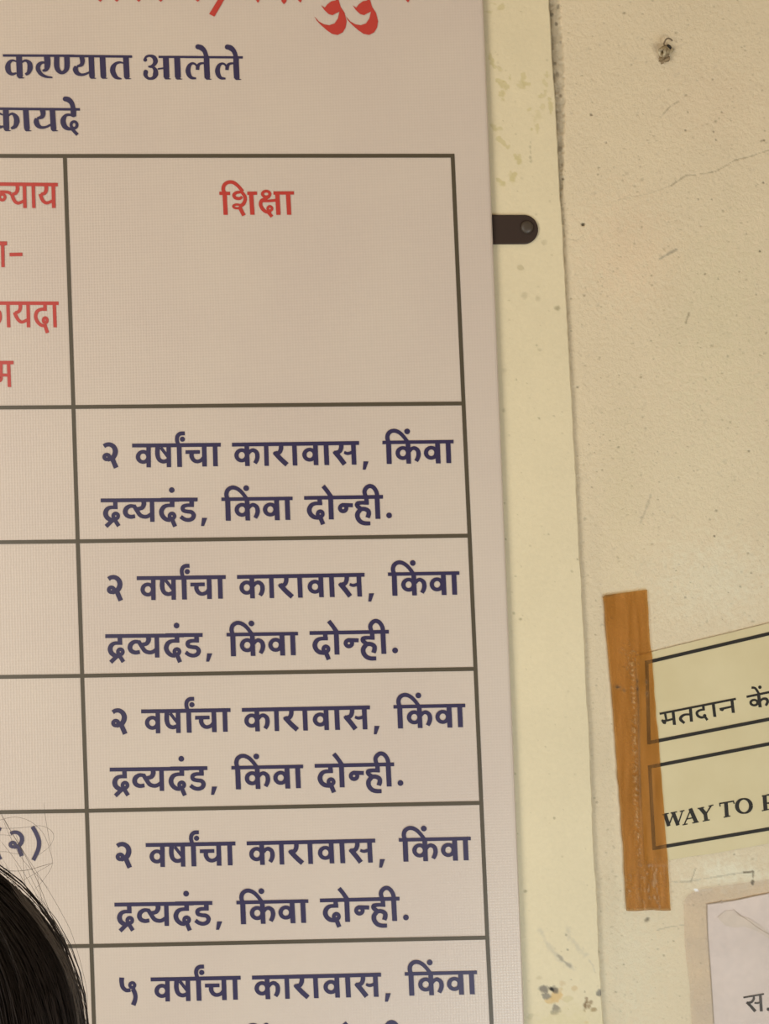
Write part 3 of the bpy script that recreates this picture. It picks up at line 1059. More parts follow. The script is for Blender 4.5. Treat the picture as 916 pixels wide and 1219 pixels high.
write('border_box', frame([(770.4, 788.5), (916, 754.4), (1060, 720.8), (1075, 827), (916, 856.2), (773, 884)], 4.1), SGY - .0002, M_black, sign)
write('border_box', frame([(773.8, 913), (916, 885.6), (1080, 856), (1094, 958), (916, 986.7), (779, 1009.8)], 4.1), SGY - .0002, M_black, sign)
s1 = Ink(crop(780, 830, 6.735))
s1.st([(38, 133), (650, 13)], 17, sm=False)
s1.st([(82, 130), (92, 182)], 18, sm=False)
s1.st([(55, 182), (75, 200), (90, 205)], [16, 30, 20])
s1.st([(62, 190), (100, 186), (152, 172)], 17)
s1.stem(146, 112, 158, 222, 25)
s1.stem(285, 86, 294, 196, 25)
s1.st([(285, 138), (240, 140), (212, 158), (208, 180), (238, 208)], [16, 18, 24, 26, 20])
s1.stem(388, 66, 392, 105, 22)
s1.st([(400, 98), (362, 104), (338, 122), (345, 148), (372, 162), (400, 158)], [16, 18, 22, 22, 20, 18])
s1.dot(400, 148, 14)
s1.st([(398, 150), (422, 184)], 20)
s1.stem(468, 48, 482, 158, 25)
s1.st([(520, 98), (560, 88), (622, 74)], [22, 18, 17])
s1.dot(540, 98, 14)
s1.stem(618, 18, 630, 126, 25)
s2 = Ink(crop(770, 740, 6.274))
s2.st([(748, 562), (1000, 510)], 17, sm=False)
s2.ring(805, 605, 26, 20, 20, 17)
s2.stem(838, 545, 850, 640, 25)
s2.st([(846, 600), (868, 578), (895, 578), (906, 598), (892, 628)], [14, 18, 22, 22, 18])
s2.st([(785, 492), (815, 500), (846, 548)], [18, 18, 18])
s2.dot(848, 490, 13)
write('hindi_text', cat(s1, s2), SGY - .0002, M_black, sign)
e = Ink(crop(780, 940, 6.735))
e.st([(80, 192), (112, 292)], 30, sm=False).st([(110, 292), (150, 190)], 11, sm=False).st([(146, 182), (186, 286)], 30, sm=False).st([(184, 286), (222, 170)], 10, sm=False)
e.st([(60, 202), (112, 190)], 9).st([(126, 188), (178, 178)], 9).st([(200, 176), (238, 167)], 9)
e.st([(238, 276), (288, 160)], 10, sm=False).st([(284, 152), (332, 262)], 32, sm=False).st([(258, 236), (312, 224)], 9)
e.st([(222, 283), (262, 275)], 9).st([(300, 268), (352, 258)], 9)
e.st([(366, 148), (408, 198)], 32, sm=False).st([(408, 198), (452, 130)], 11, sm=False).stem(404, 190, 412, 246, 30)
e.st([(343, 153), (396, 142)], 9).st([(430, 134), (470, 123)], 9).st([(384, 253), (440, 242)], 9)
e.stem(570, 100, 578, 216, 30)
e.st([(518, 112), (636, 92)], 11).st([(520, 108), (524, 136)], 10).st([(630, 90), (636, 114)], 10).st([(552, 222), (606, 211)], 9)
a_ = np.linspace(0, 2 * math.pi, 33)
e.st([(715 + 56 * math.cos(t) + 4 * math.sin(t), 131 + 57 * math.sin(t) - 4 * math.cos(t)) for t in a_], [12 + 20 * abs(math.cos(t)) ** 1.3 for t in a_], sm=False)
e.stem(880, 45, 888, 163, 32)
e.st([(858, 170), (916, 158)], 9).st([(858, 53), (930, 39)], 9)
e.st([(895, 44), (940, 42), (962, 70), (940, 102), (895, 110)], [10, 16, 30, 16, 10])
write('english_text', e, SGY - .0002, M_black, sign)


# ------------------------------------------------------------------ brown packing tape
def tape_mat():
    m = bpy.data.materials.new('brown_packing_tape')
    m.use_nodes = True
    nt = m.node_tree
    b = nt.nodes['Principled BSDF']
    outn = nt.nodes['Material Output']
    b.inputs['Roughness'].default_value = .38
    b.inputs['Specular IOR Level'].default_value = .5
    tc = N(m, 'ShaderNodeTexCoord')
    mp = N(m, 'ShaderNodeMapping')
    mp.inputs['Scale'].default_value = (190, 190, 22)
    L(m, tc.outputs['Object'], mp.inputs[0])
    n = N(m, 'ShaderNodeTexNoise')
    n.inputs['Scale'].default_value = 1.0
    n.inputs['Detail'].default_value = 6
    L(m, mp.outputs[0], n.inputs['Vector'])
    cr_ = N(m, 'ShaderNodeValToRGB')
    cr_.color_ramp.elements[0].position = .3
    cr_.color_ramp.elements[0].color = (0.40, 0.19, 0.045, 1)
    cr_.color_ramp.elements[1].position = .75
    cr_.color_ramp.elements[1].color = (0.85, 0.44, 0.14, 1)
    L(m, n.outputs['Fac'], cr_.inputs[0])
    at = N(m, 'ShaderNodeAttribute', attribute_name='paint')
    mx = N(m, 'ShaderNodeMix', data_type='RGBA', blend_type='MIX')
    L(m, at.outputs['Alpha'], mx.inputs['Factor'])
    L(m, cr_.outputs[0], mx.inputs['A'])
    L(m, at.outputs['Color'], mx.inputs['B'])
    L(m, mx.outputs['Result'], b.inputs['Base Color'])
    bp = N(m, 'ShaderNodeBump')
    bp.inputs['Strength'].default_value = .35
    bp.inputs['Distance'].default_value = .0012
    L(m, n.outputs['Fac'], bp.inputs['Height'])
    L(m, bp.outputs[0], b.inputs['Normal'])
    tr = N(m, 'ShaderNodeBsdfTransparent')
    tr.inputs[0].default_value = (0.86, 0.715, 0.475, 1)
    ms = N(m, 'ShaderNodeMixShader')
    fa = N(m, 'ShaderNodeMath', operation='MULTIPLY_ADD')
    fa.inputs[1].default_value = .6
    fa.inputs[2].default_value = .16
    L(m, at.outputs['Alpha'], fa.inputs[0])
    L(m, fa.outputs[0], ms.inputs[0])
    L(m, tr.outputs[0], ms.inputs[1])
    L(m, b.outputs[0], ms.inputs[2])
    L(m, ms.outputs[0], outn.inputs[0])
    return m


M_tape = tape_mat()
ly = [(702, 709), (717, 709)]
TLx = lambda y: np.interp(y, [709, 720, 775, 820, 910, 960, 1000, 1084], [717.2, 719, 723.2, 728, 734, 738.4, 741.4, 746])
TRx = lambda y: np.interp(y, [702, 730, 760, 778, 812, 850, 905, 960, 1000, 1040, 1084], [770.8, 772.2, 773.6, 776.2, 778.8, 781.6, 786.6, 790.4, 793.4, 796.4, 799.2])
nu, nv = 40, 260
U, V = np.meshgrid(np.linspace(0, 1, nu), np.linspace(0, 1, nv))
ytop = 709 - 7.2 * U + 1.4 * (U < .03)
ybot = 1084.2 - .8 * U + .5 * np.sin(U * 9)
PY_ = ytop + (ybot - ytop) * V
PX_ = TLx(PY_) * (1 - U) + TRx(PY_) * U
PX_ += (vnoise(PX_.ravel(), PY_.ravel(), 14, 31).reshape(PX_.shape) - .5) * 1.2 * ((U < .02) | (U > .98))
# relief: the sheet edge below, crinkles and a long pinched fold
sx = np.interp(PY_, [781, 1030], [757, 768])
H = np.zeros_like(U)
H += .0007 * np.clip((PX_ - sx) / 3, 0, 1) * ((PY_ > 778) & (PY_ < 1030))
fx = np.interp(PY_, [770, 830, 960, 1040], [751, 755, 757.5, 762])
fold = np.exp(-((PX_ - fx) / 3.2) ** 2) * np.clip((PY_ - 765) / 25, 0, 1) * np.clip((1045 - PY_) / 40, 0, 1)
nz = vnoise(PX_.ravel(), PY_.ravel(), 1.9, 33).reshape(U.shape)
nz2 = vnoise(PX_.ravel(), PY_.ravel() * .25, 3.2, 35).reshape(U.shape)
H += .0009 * fold * (.6 + .8 * nz) + .00035 * nz2 * (.3 + .7 * np.clip((PY_ - 1020) / 30, 0, 1))
pp = PA(np.stack([PX_.ravel(), PY_.ravel()], -1), -.0026)
paintc = np.zeros((U.size, 4), np.float32)
tpp = Paint(PX_.ravel(), PY_.ravel(), (0, 0, 0))
alpha = np.zeros(U.size)
colr = np.zeros((U.size, 3))


def lay(a, c):
    global alpha, colr
    a = np.clip(a, 0, 1).ravel()
    colr = colr * (1 - a[:, None]) + np.array(c) * a[:, None]
    alpha = np.maximum(alpha, a)


# lighter flecks along the fold, painted as its ridge highlight, and a darker line beside it
lay(fold * np.clip((nz - .42) * 4, 0, 1) * .7, (0.80, 0.47, 0.17))
cr2 = np.exp(-((PX_ - fx - 12) / 11) ** 2 - ((PY_ - 788) / 14) ** 2) * 0
fl2 = np.clip((vnoise(PX_.ravel(), PY_.ravel(), 1.9, 41).reshape(U.shape) - .72) * 8, 0, 1) * np.exp(-((PX_ - 750) / 9) ** 2 - ((PY_ - 783) / 16) ** 2)
lay(fl2, (0.60, 0.36, 0.14))
fl3 = np.clip((vnoise(PX_.ravel(), PY_.ravel() * .4, 1.9, 43).reshape(U.shape) - .66) * 8, 0, 1) * np.clip((PY_ - 1018) / 15, 0, 1) * np.exp(-((PX_ - 776) / 14) ** 2)
lay(fl3 * .7, (0.62, 0.37, 0.16))
fl4 = np.clip((vnoise(PX_.ravel(), PY_.ravel(), 1.9, 45).reshape(U.shape) - .70) * 8, 0, 1) * np.exp(-((PX_ - 753) / 8) ** 2 - ((PY_ - 1055) / 13) ** 2)
lay(fl4 * .9, (0.62, 0.38, 0.17))
dl = np.exp(-((PX_ - fx - 5.2) / 1.3) ** 2) * np.clip((PY_ - 790) / 20, 0, 1) * np.clip((1000 - PY_) / 60, 0, 1)
lay(dl * .55, (0.12, 0.05, 0.012))
for (x, y, rx, ry) in [(759, 811, 1.4, 3.5), (759.3, 820, 1.6, 4.5), (743.5, 822, 1.5, 1.8), (736, 818, 3.5, 2), (770, 812, 1.4, 2.6), (770.5, 826, 1.4, 3)]:
    lay(np.exp(-((PX_ - x) / rx) ** 2 - ((PY_ - y) / ry) ** 2) * .95, (0.06, 0.03, 0.012))
lay(np.exp(-((U * 53) / 1.2) ** 2) * .55, (0.22, 0.10, 0.045))
lay(np.exp(-((PY_ - ytop) / 2.0) ** 2) * np.clip(1 - U * 1.6, 0, 1) * .7, (0.18, 0.10, 0.05))
lay(np.exp(-((PY_ - ybot) / 1.3) ** 2) * .6, (0.22, 0.11, 0.05))
Vt = pp.reshape(nv, nu, 3)
tape = grid_mesh('packing_tape', Vt[:, :, 0], Vt[:, :, 2], Vt[:, :, 1] - H, colr, M_tape)
ca = tape.data.color_attributes['paint']
buf = np.concatenate([colr, alpha[:, None]], 1).astype(np.float32)
ca.data.foreach_set('color', buf.ravel())
sol = tape.modifiers.new('thickness', 'SOLIDIFY')
sol.thickness = .00012
tag(tape, 'crinkled strip of brown packing tape holding the left edge of the yellowed sign', 'tape')

# ------------------------------------------------------------------ laminated notice at the lower right
M_lpaper = paper_mat('white_notice_paper', (0.74, 0.66, 0.585), (0.70, 0.62, 0.53), .6, .3, 8)


def film_mat():
    m = bpy.data.materials.new('laminate_film')
    m.use_nodes = True
    b = m.node_tree.nodes['Principled BSDF']
    b.inputs['Base Color'].default_value = (0.58, 0.51, 0.43, 1)
    b.inputs['Roughness'].default_value = .35
    n = noise(m, 28, 5)
    bump(m, n.outputs['Fac'], .25, .004)
    tr = N(m, 'ShaderNodeBsdfTransparent')
    tr.inputs[0].default_value = (.977, .957, .952, 1)
    ms = N(m, 'ShaderNodeMixShader')
    n3 = noise(m, 16, 5)
    mr = N(m, 'ShaderNodeMapRange')
    mr.inputs['From Min'].default_value = .35
    mr.inputs['From Max'].default_value = .7
    mr.inputs['To Min'].default_value = .0
    mr.inputs['To Max'].default_value = .15
    L(m, n3.outputs['Fac'], mr.inputs[0])
    L(m, mr.outputs[0], ms.inputs[0])
    L(m, tr.outputs[0], ms.inputs[1])
    L(m, b.outputs[0], ms.inputs[2])
    L(m, ms.outputs[0], m.node_tree.nodes['Material Output'].inputs[0])
    return m


M_film = film_mat()
q5 = crop(780, 1030, 6.449)
note = thing('laminated_notice', 'white notice in a wrinkled clear laminate pouch below the yellowed sign', 'notice', P(916, 1330, 0))
sheet_from_px('paper_sheet', [q5(400, 298), q5(500, 284), q5(620, 268), q5(760, 238), q5(877, 212), q5(1600, 70), q5(1700, 2200), q5(505, 2200), q5(455, 1219), q5(425, 760), q5(408, 520)], -.0012, .0004, M_lpaper, note)
film = sheet_from_px('laminate_pouch', [q5(222, 300), q5(232, 258), q5(262, 228), q5(345, 188), q5(480, 165), q5(640, 140), q5(877, 108), q5(1700, -20), q5(1800, 2300), q5(330, 2300), q5(284, 1219), q5(270, 940), q5(240, 720), q5(228, 520)], -.0024, .0003, M_film, note)
k = Ink(q5)
k.st([(680, 1016), (838, 988)], 13, sm=False)
k.st([(758, 1002), (760, 1025), (742, 1050), (706, 1058)], [16, 18, 18, 16])
k.st([(706, 1052), (740, 1085), (772, 1122)], [20, 22, 24])
k.st([(765, 1056), (790, 1058), (818, 1046)], 14)
k.stem(810, 992, 818, 1122, 22)
k.dot(872, 1106, 13)
write('notice_text', k, -.0014, M_black, note)
# darker lines along the paper edges and a crease, under the film
k = Ink(q5)
k.st([(395, 303), (500, 288), (620, 270), (760, 240), (900, 214)], [3, 6, 5, 6, 4])
k.st([(402, 300), (408, 520), (428, 790), (456, 1219)], [7, 4, 4, 4])
k.dot(515, 284, 10)
M_crease = mat('crease_line_tone', (0.46, 0.385, 0.29), .7)
write('crease', k, -.00143, M_crease, note)
M_damp = mat('damp_stain', (0.67, 0.59, 0.475), .7)
k = Ink(q5)
k.poly([(480, 400), (540, 350), (610, 345), (640, 385), (720, 405), (800, 455), (877, 520), (930, 560), (930, 600), (850, 545), (770, 500), (690, 470), (620, 480), (540, 465)])
write('damp_stain', k, -.00142, M_damp, note)
k = Ink(q5)
k.st([(600, 335), (650, 380), (720, 425), (790, 478), (930, 560)], [1, 9, 5, 8, 6])
write('crease', k, -.00144, M_crease, note)

# ------------------------------------------------------------------ broken wall plug with a twist of wire
q6 = crop(750, 30, 11.45)
plug = thing('wall_plug', 'broken grey wall plug with a twist of wire sticking out of the plaster', 'wall plug', P(*q6(490, 380), 0))
M_plug = mat('dusty_plastic', (0.42, 0.33, 0.18), .6)
npg = noise(M_plug, 300, 3)
crp = N(M_plug, 'ShaderNodeValToRGB')
crp.color_ramp.elements[0].color = (.20, .14, .07, 1)
crp.color_ramp.elements[1].color = (.58, .48, .30, 1)
crp.color_ramp.elements[0].position = .35
crp.color_ramp.elements[1].position = .62
L(M_plug, npg.outputs['Fac'], crp.inputs[0])
L(M_plug, crp.outputs[0], M_plug.node_tree.nodes['Principled BSDF'].inputs['Base Color'])
M_plast = mat('broken_plaster', (0.27, 0.19, 0.10), .9)
M_wire = mat('rusty_wire', (0.16, 0.11, 0.06), .6)
M_darkhole = mat('dark_hollow', (0.02, 0.014, 0.008), .9)


def tube(name, pts, r, material, parent, n=8, ends=True, smooth_=True):
    pts = np.asarray(pts, float)
    rr = np.full(len(pts), r) if np.isscalar(r) else np.asarray(r)
    tg = np.gradient(pts, axis=0)
    tg /= np.linalg.norm(tg, axis=1, keepdims=True)
    ref = np.array([0.31, 0.2, 0.93])
    vv, ff = [], []
    for p, t, ri in zip(pts, tg, rr):
        a = np.cross(t, ref)
        a /= np.linalg.norm(a)
        b = np.cross(t, a)
        for i in range(n):
            th_ = 2 * math.pi * i / n
            vv.append(p + ri * (a * math.cos(th_) + b * math.sin(th_)))
    for k_ in range(len(pts) - 1):
        ff += [(k_ * n + i, k_ * n + (i + 1) % n, (k_ + 1) * n + (i + 1) % n, (k_ + 1) * n + i) for i in range(n)]
    if ends:
        ff += [tuple(range(n - 1, -1, -1)), tuple((len(pts) - 1) * n + i for i in range(n))]
    return obj(name, vv, ff, material, parent, smooth_)


# hollow sleeve: outer wall, lip, inner wall
base = P(*q6(520, 335), .002)
tip = P(*q6(437, 375), -.013)
ax = tip - base
R1, R2 = .0043, .0024
pts = [base, base + ax * .45, base + ax * .9, base + ax * .97, tip, tip, base + ax * .75, base + ax * .55]
rad = [.0058, .0055, .0048, .0046, .0040, R2, R2 * .9, .0004]
sl = []
vv, ff = [], []
t_ = ax / np.linalg.norm(ax)
a0 = np.cross(t_, [0, 0, 1.])
a0 /= np.linalg.norm(a0)
b0 = np.cross(t_, a0)
n = 20
for p, ri in zip(pts, rad):
    for i in range(n):
        th_ = 2 * math.pi * i / n
        w_ = 1 + .10 * math.sin(3 * th_ + ri * 900) + .06 * math.sin(5 * th_)
        vv.append(p + ri * w_ * (a0 * math.cos(th_) + b0 * math.sin(th_)))
for k_ in range(len(pts) - 1):
    ff += [(k_ * n + i, k_ * n + (i + 1) % n, (k_ + 1) * n + (i + 1) % n, (k_ + 1) * n + i) for i in range(n)]
obj('sleeve', vv, ff, M_plug, plug, True)
bm = bmesh.new()
bmesh.ops.create_icosphere(bm, subdivisions=3, radius=1)
cp = P(*q6(478, 445), -.002)
for v in bm.verts:
    h = .78 + .35 * math.sin(v.co.x * 5 + 1) * math.sin(v.co.z * 4) + .18 * math.sin(v.co.y * 9 + v.co.x * 7)
    xx, zz = v.co.x * .0072 * h, v.co.z * .0062 * h
    v.co = Vector((cp[0] + xx * .9 + zz * .55, cp[1] + v.co.y * .0055 * h, cp[2] + zz))
bm_obj('plaster_lump', bm, M_plast, plug, False)
wp = [P(*q6(*c_), y_) for c_, y_ in [((500, 300), -.003), ((470, 262), -.006), ((478, 225), -.007), ((500, 190), -.008), ((532, 180), -.008), ((560, 192), -.007), ((582, 212), -.006)]]
wp = np.array(wp)
ws_, _ = smooth(wp[:, [0, 2]], [1] * len(wp), 5)
wy, _ = smooth(np.stack([wp[:, 1], wp[:, 1]], 1), [1] * len(wp), 5)
tube('wire', np.stack([ws_[:, 0], wy[:, 0], ws_[:, 1]], 1), .00085, M_wire, plug)
tube('wire', [P(*q6(520, 272), -.005), P(*q6(542, 292), -.0075), P(*q6(560, 318), -.006)], [.0012, .0019, .0012], M_darkhole, plug)  # near-black stub painted as the dark of a hollow, not a wire

# ------------------------------------------------------------------ the person whose hair enters at the lower left
HY = -1.05
hc = P(-158, 1261, HY)            # centre of the head
M_skin = mat('skin', (0.36, 0.19, 0.12), .5)
M_hair = mat('dark_hair', (0.0105, 0.0070, 0.0058), .38, .45)
M_strand = mat('hair_strand', (0.020, 0.0135, 0.0105), .34, .55)
M_fly = mat('hair_flyaway', (0.10, 0.075, 0.055), .4, .5)
M_cloth = mat('cotton_kurta', (0.10, 0.11, 0.16), .85)
M_trou = mat('cotton_trousers', (0.25, 0.22, 0.19), .85)
person = thing('person', 'person with long loose dark hair standing before the board at lower left', 'person', (hc[0], HY + .03, 0))
hx, hz = hc[0], hc[2]
by = HY + .03


def skin_body():
    J = {}
    V_, E_, Rr = [], [], []

    def v(name, x, y, z, r, parent=None):
        J[name] = len(V_)
        V_.append((hx + x, by + y, z))
        Rr.append(r)
        if parent:
            E_.append((J[parent], J[name]))

    s = (hz + .12) / 1.60
    v('pelvis', 0, 0, .88 * s, (.135, .10))
    v('waist', 0, .0, 1.02 * s, (.115, .085), 'pelvis')
    v('chest', 0, .0, 1.18 * s, (.135, .095), 'waist')
    v('upper', 0, .01, 1.27 * s, (.11, .075), 'chest')
    v('neck', 0, .015, 1.335 * s, (.05, .05), 'upper')
    v('neck2', 0, .0, 1.39 * s, (.048, .05), 'neck')
    v('jaw', 0, -.025, 1.44 * s - .02, (.052, .065), 'neck2')
    v('face', 0, -.02, hz + .01, (.070, .088), 'jaw')
    v('crown', 0, -.0, hz + .040, (.056, .070), 'face')
    for d, nm in ((1, 'r'), (-1, 'l')):
        v('sh' + nm, .15 * d, .01, 1.27 * s, (.052, .05), 'upper')
        v('el' + nm, .205 * d, .03, 1.01 * s, (.038, .038), 'sh' + nm)
        v('wr' + nm, .215 * d, -.03, .79 * s, (.026, .022), 'el' + nm)
        v('pa' + nm, .215 * d, -.045, .725 * s, (.034, .016), 'wr' + nm)
        for i, (dy, ln) in enumerate([(-.03, .065), (-.010, .075), (.010, .070), (.028, .055)]):
            zz = .70 * s
            pr = 'pa' + nm
            for k_ in range(3):
                zz -= ln / 2.6
                v('f%s%d%d' % (nm, i, k_), (.217 - .006 * k_) * d, -.045 + dy, zz, (.0085 - .0008 * k_,) * 2, pr)
                pr = 'f%s%d%d' % (nm, i, k_)
        v('t%s0' % nm, .20 * d, -.080, .745 * s, (.011, .011), 'pa' + nm)
        v('t%s1' % nm, .195 * d, -.095, .715 * s, (.009, .009), 't%s0' % nm)
        v('hip' + nm, .085 * d, 0, .82 * s, (.085, .085), 'pelvis')
        v('kn' + nm, .09 * d, -.005, .46 * s, (.055, .058), 'hip' + nm)
        v('an' + nm, .095 * d, .02, .08 * s, (.035, .038), 'kn' + nm)
        v('to' + nm, .105 * d, -.13, .028, (.036, .024), 'an' + nm)
    me = bpy.data.meshes.new('body')
    me.from_pydata(V_, E_, [])
    me.update()
    o = bpy.data.objects.new('body', me)
    COL.objects.link(o)
    md = o.modifiers.new('skin', 'SKIN')
    for i, r in enumerate(Rr):
        me.skin_vertices[0].data[i].radius = r
        me.skin_vertices[0].data[i].use_root = (i == 0)
    md.use_smooth_shade = True
    o.modifiers.new('sub', 'SUBSURF').levels = 3
    dg = bpy.context.evaluated_depsgraph_get()
    nm = bpy.data.meshes.new_from_object(o.evaluated_get(dg))
    bpy.data.objects.remove(o)
    # soft nose, eye sockets and lips on the face side
    for vt in nm.vertices:
        x, y, z = vt.co.x - hx, vt.co.y - by, vt.co.z - hz
        if y < -.04 and z > -.14:
            vt.co.y -= .022 * math.exp(-(x / .013) ** 2 - ((z + .022) / .020) ** 2)
            vt.co.y += .008 * math.exp(-((abs(x) - .030) / .012) ** 2 - ((z - .005) / .010) ** 2)
            vt.co.y -= .006 * math.exp(-(x / .020) ** 2 - ((z + .058) / .007) ** 2)
    nm.materials.clear()
    nm.materials.append(M_skin)
    o = bpy.data.objects.new('body', nm)
    COL.objects.link(o)
    o.parent = person
    o.matrix_parent_inverse = Matrix.Translation(person.location).inverted()
    return s


BS = skin_body()
M_eye = mat('eye_white', (.62, .58, .53), .25)
M_iris = mat('dark_iris', (.02, .012, .008), .2)
M_lip = mat('lips', (.30, .10, .085), .45)
body_o = [c for c in person.children if c.name.startswith('body')][0]


def face_y(x, z):
    """front surface of the face at (x, z) relative to the head centre"""
    v = np.empty(len(body_o.data.vertices) * 3, np.float32)
    body_o.data.vertices.foreach_get('co', v)
    v = v.reshape(-1, 3)
    d = (v[:, 0] - hx - x) ** 2 + (v[:, 2] - hz - z) ** 2
    k_ = np.argsort(d)[:40]
    k_ = k_[v[k_, 1] < by - .02]
    return float(np.mean(v[k_[:4], 1])) if len(k_) else by - .09


def blob(name, c, r, material, parent):
    bm = bmesh.new()
    bmesh.ops.create_uvsphere(bm, u_segments=20, v_segments=14, radius=1)
    for v in bm.verts:
        v.co = Vector((c[0] + v.co.x * r[0], c[1] + v.co.y * r[1], c[2] + v.co.z * r[2]))
    return bm_obj(name, bm, material, parent, True)


for d in (1, -1):
    fy = face_y(.028 * d, .0)
    ey = blob('eye', (hx + .028 * d, fy + .0045, hz), (.0135, .0075, .0058), M_eye, person)
    blob('iris', (hx + .028 * d, fy + .0005, hz), (.0052, .0040, .0050), M_iris, ey)
    fb = face_y(.029 * d, .020)
    blob('eyebrow', (hx + .029 * d, fb + .0015, hz + .020), (.0165, .0035, .0030), M_hair, person)
blob('lips', (hx, face_y(0, -.052) + .0015, hz - .052), (.021, .007, .0070), M_lip, person)


def loft(name, rings, material, parent, n=32, smooth_=True):
    vv, ff = [], []
    for (cx, cy, cz, rx, ry) in rings:
        for i in range(n):
            t = 2 * math.pi * i / n
            vv.append((cx + rx * math.cos(t), cy + ry * math.sin(t), cz))
    for k_ in range(len(rings) - 1):
        ff += [(k_ * n + i, k_ * n + (i + 1) % n, (k_ + 1) * n + (i + 1) % n, (k_ + 1) * n + i) for i in range(n)]
    return obj(name, vv, ff, material, parent, smooth_)


loft('kurta', [(hx, by, .50 * BS, .235, .185), (hx, by, .70 * BS, .215, .165), (hx, by, .88 * BS, .190, .145), (hx, by, 1.02 * BS, .160, .120), (hx, by, 1.17 * BS, .178, .135), (hx, by, 1.26 * BS, .180, .120),
               (hx, by, 1.31 * BS, .125, .095), (hx, by + .01, 1.335 * BS, .068, .066)], M_cloth, person)
for d in (1, -1):
    tube('sleeve', [(hx + .06 * d, by + .005, 1.275 * BS), (hx + .115 * d, by + .01, 1.265 * BS), (hx + .155 * d, by + .012, 1.232 * BS), (hx + .185 * d, by + .02, 1.13 * BS), (hx + .207 * d, by + .028, 1.0 * BS), (hx + .212 * d, by + .01, .92 * BS)], [.058, .066, .074, .064, .056, .056], M_cloth, person, 18, False)
    tube('trouser_leg', [(hx + .085 * d, by, .80 * BS), (hx + .09 * d, by, .46 * BS), (hx + .095 * d, by + .015, .10 * BS)], [.105, .085, .07], M_trou, person, 18, False)


# hair volume: cap + long fall, open at the face; strands follow the same surface
def hair_pt(th, s, off):
    """th: angle round the head (0 = to the camera, 90deg = image right); s: 0 crown .. 1 ear level .. 2+ falls to the shoulder"""
    rx, ry, rz = .1035 + off, .116 + off, .1055 + off
    if s <= 1:
        a = s * math.pi / 2
        r_, z = math.sin(a), math.cos(a) * rz
    else:
        r_, z = 1.0 - .06 * (s - 1) ** 2, -(s - 1) * .17
    return np.array([hx + rx * r_ * math.sin(th), by - .02 - ry * r_ * math.cos(th) + .012 * max(0, s - 1), hz + z])


ths = np.linspace(R_(48), R_(312), 80)
ss = np.concatenate([np.linspace(0.02, 1, 26), np.linspace(1.06, 2.6, 26)])
vv, ff = [], []
for s_ in ss:
    for t in ths:
        w = .0022 * math.sin(t * 37 + 2 * math.sin(s_ * 3)) + .0015 * math.sin(t * 83 + s_ * 4)
        vv.append(hair_pt(t, s_, -.0035 + w * min(1, s_ * 1.5)))
nt_ = len(ths)
for i in range(len(ss) - 1):
    for j in range(nt_ - 1):
        ff.append((i * nt_ + j, i * nt_ + j + 1, (i + 1) * nt_ + j + 1, (i + 1) * nt_ + j))
# fringe: front part of the cap above the forehead
nfr = 24
o0 = len(vv)
fr_s = np.linspace(.02, .62, 12)
for s_ in fr_s:
    for t in np.linspace(R_(-48), R_(48), nfr):
        vv.append(hair_pt(t, s_, -.0035))
for i in range(len(fr_s) - 1):
    for j in range(nfr - 1):
        ff.append((o0 + i * nfr + j, o0 + i * nfr + j + 1, o0 + (i + 1) * nfr + j + 1, o0 + (i + 1) * nfr + j))
hair = obj('hair', vv, ff, M_hair, person, True)
hair['label'] = 'long dark hair'


def strands(name, paths, radii, material, parent, n=3):
    vv, ff = [], []
    ref = np.array([.25, .9, .3])
    for pts, r in zip(paths, radii):
        pts = np.asarray(pts)
        k = len(pts)
        tg = np.gradient(pts, axis=0)
        tg /= np.maximum(np.linalg.norm(tg, axis=1, keepdims=True), 1e-9)
        a = np.cross(tg, ref)
        a /= np.linalg.norm(a, axis=1, keepdims=True)
        b = np.cross(tg, a)
        rr = r * np.minimum(1, np.minimum(np.arange(k) + .8, (k - np.arange(k))) / 3.0)
        o = len(vv)
        blk = np.zeros((k, n, 3))
        for i in range(n):
            th_ = 2 * math.pi * i / n
            blk[:, i] = pts + rr[:, None] * (a * math.cos(th_) + b * math.sin(th_))
        vv.extend(blk.reshape(-1, 3))
        for q_ in range(k - 1):
            for i in range(n):
                j = (i + 1) % n
                ff.append((o + q_ * n + i, o + q_ * n + j, o + (q_ + 1) * n + j, o + (q_ + 1) * n + i))
    o = obj(name, vv, ff, material, parent, True)
    o['kind'] = 'stuff'
    return o


paths, radii = [], []
for i in range(1900):
    t0 = R_(rng.uniform(45, 150))
    off = -.0045 + abs(rng.normal(0, .0030))
    wob, ph, dr = rng.normal(0, .05), rng.random() * 6.28, rng.normal(0, .10)
    s0, s1_ = rng.uniform(.05, .7), rng.uniform(1.6, 2.5)
    lift = rng.normal(0, .002)
    pts = []
    for s_ in np.linspace(s0, s1_, 20):
        pts.append(hair_pt(t0 + dr * s_ + wob * math.sin(s_ * 4 + ph) * .4, s_, off + lift * math.sin(s_ * 3 + ph)))
    paths.append(pts)
    radii.append(rng.uniform(.00018, .00042))
strands('hair_strands', paths, radii, M_strand, person)

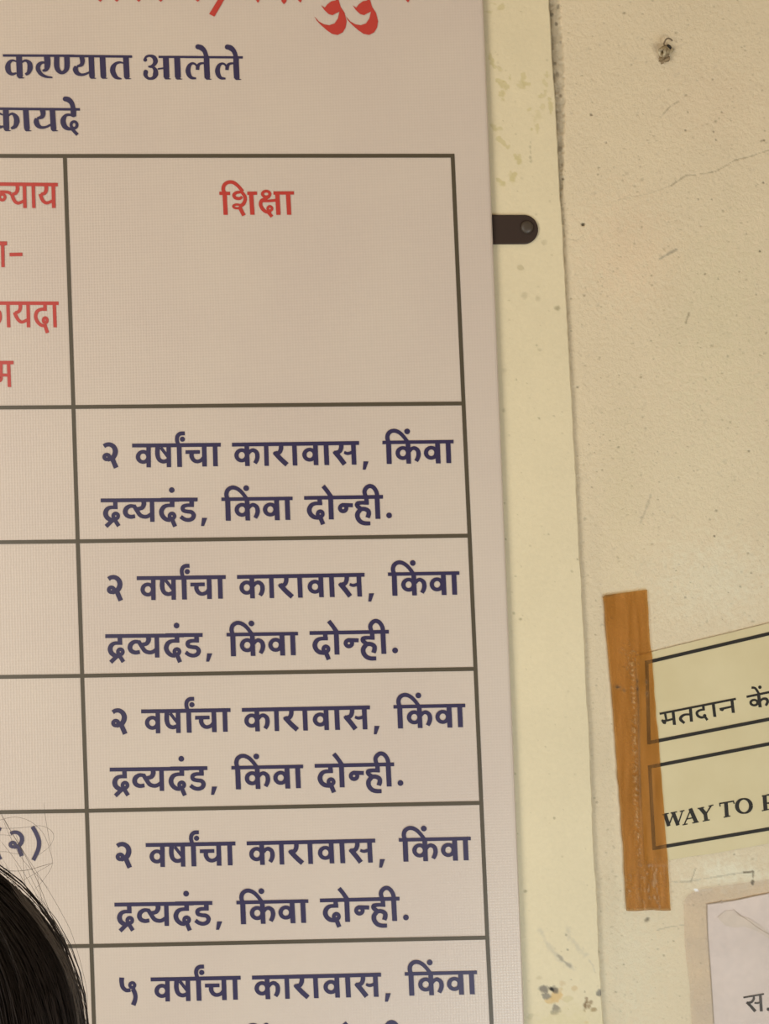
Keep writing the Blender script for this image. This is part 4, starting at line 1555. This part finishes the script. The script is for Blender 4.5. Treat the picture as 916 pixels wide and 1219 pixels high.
fly = [[(-8, 979), (8, 974), (22, 973), (38, 979), (52, 993), (60, 1014), (62, 1030), (52, 1047), (40, 1060)],
       [(-5, 986), (14, 986), (30, 985), (48, 983), (60, 988), (64, 996), (60, 1006), (50, 1015), (36, 1024)],
       [(-5, 994), (6, 994), (16, 995)], [(-4, 1014), (8, 1014), (16, 1016), (26, 1017)],
       [(2, 1036), (20, 1037), (36, 1035), (50, 1031), (64, 1027)], [(26, 1049), (38, 1042), (50, 1035), (62, 1028)],
       [(-4, 958), (10, 984), (22, 1004), (36, 1026), (50, 1048), (62, 1067), (75, 1090), (86, 1113), (97, 1150), (104, 1185), (103, 1222)],
       [(0, 968), (18, 998), (32, 1022), (46, 1052), (58, 1082), (70, 1108), (84, 1140), (98, 1188), (107, 1222)],
       [(18, 1028), (34, 1062), (50, 1094), (64, 1118), (77, 1144), (88, 1170), (97, 1198), (104, 1222)],
       [(44, 1038), (49, 1068), (55, 1098), (66, 1130), (80, 1158)], [(52, 955), (54, 972), (57, 990), (61, 1012)],
       [(3, 975), (14, 1000), (26, 1022), (44, 1042), (58, 1058)], [(16, 986), (24, 1008), (28, 1030), (30, 1052), (38, 1078)],
       [(30, 1030), (42, 1055), (58, 1084), (72, 1112), (86, 1142), (94, 1168)], [(0, 1000), (14, 1018), (30, 1042), (46, 1070), (60, 1100), (74, 1130)]]
paths, radii = [], []
for i, p in enumerate(fly):
    sp, _ = smooth(p, [1] * len(p), 6)
    yy = HY + .01 * math.sin(i * 2.1)
    paths.append(PA(sp, yy))
    radii.append(.000085 if i not in (4, 7, 8) else .00012)
EDGE = [(0, 1022), (12.7, 1049), (27.6, 1072.6), (42.5, 1091.7), (55, 1111), (66, 1130), (76.5, 1151), (85, 1174.5), (90, 1198), (93.5, 1222), (95, 1250)]
ed, _ = smooth(EDGE, [1] * len(EDGE), 6)
for i in range(80):
    a = rng.integers(0, 28)
    b = min(len(ed), a + rng.integers(18, 45))
    o0, o1 = rng.uniform(-4, 5), abs(rng.normal(0, 5)) + rng.uniform(-3, 2)
    seg = ed[a:b]
    tt = np.linspace(0, 1, len(seg))[:, None]
    nrm = np.array([.85, -.5])
    wv = rng.normal(0, 1.2) * np.sin(tt * 5 + rng.random() * 6)
    seg = seg + nrm * (o0 * (1 - tt) + o1 * tt + wv)
    paths.append(PA(seg, HY + rng.uniform(-.02, .02)))
    radii.append(rng.uniform(.00006, .00013))
strands('flyaway_hair', paths, radii, M_fly, person)
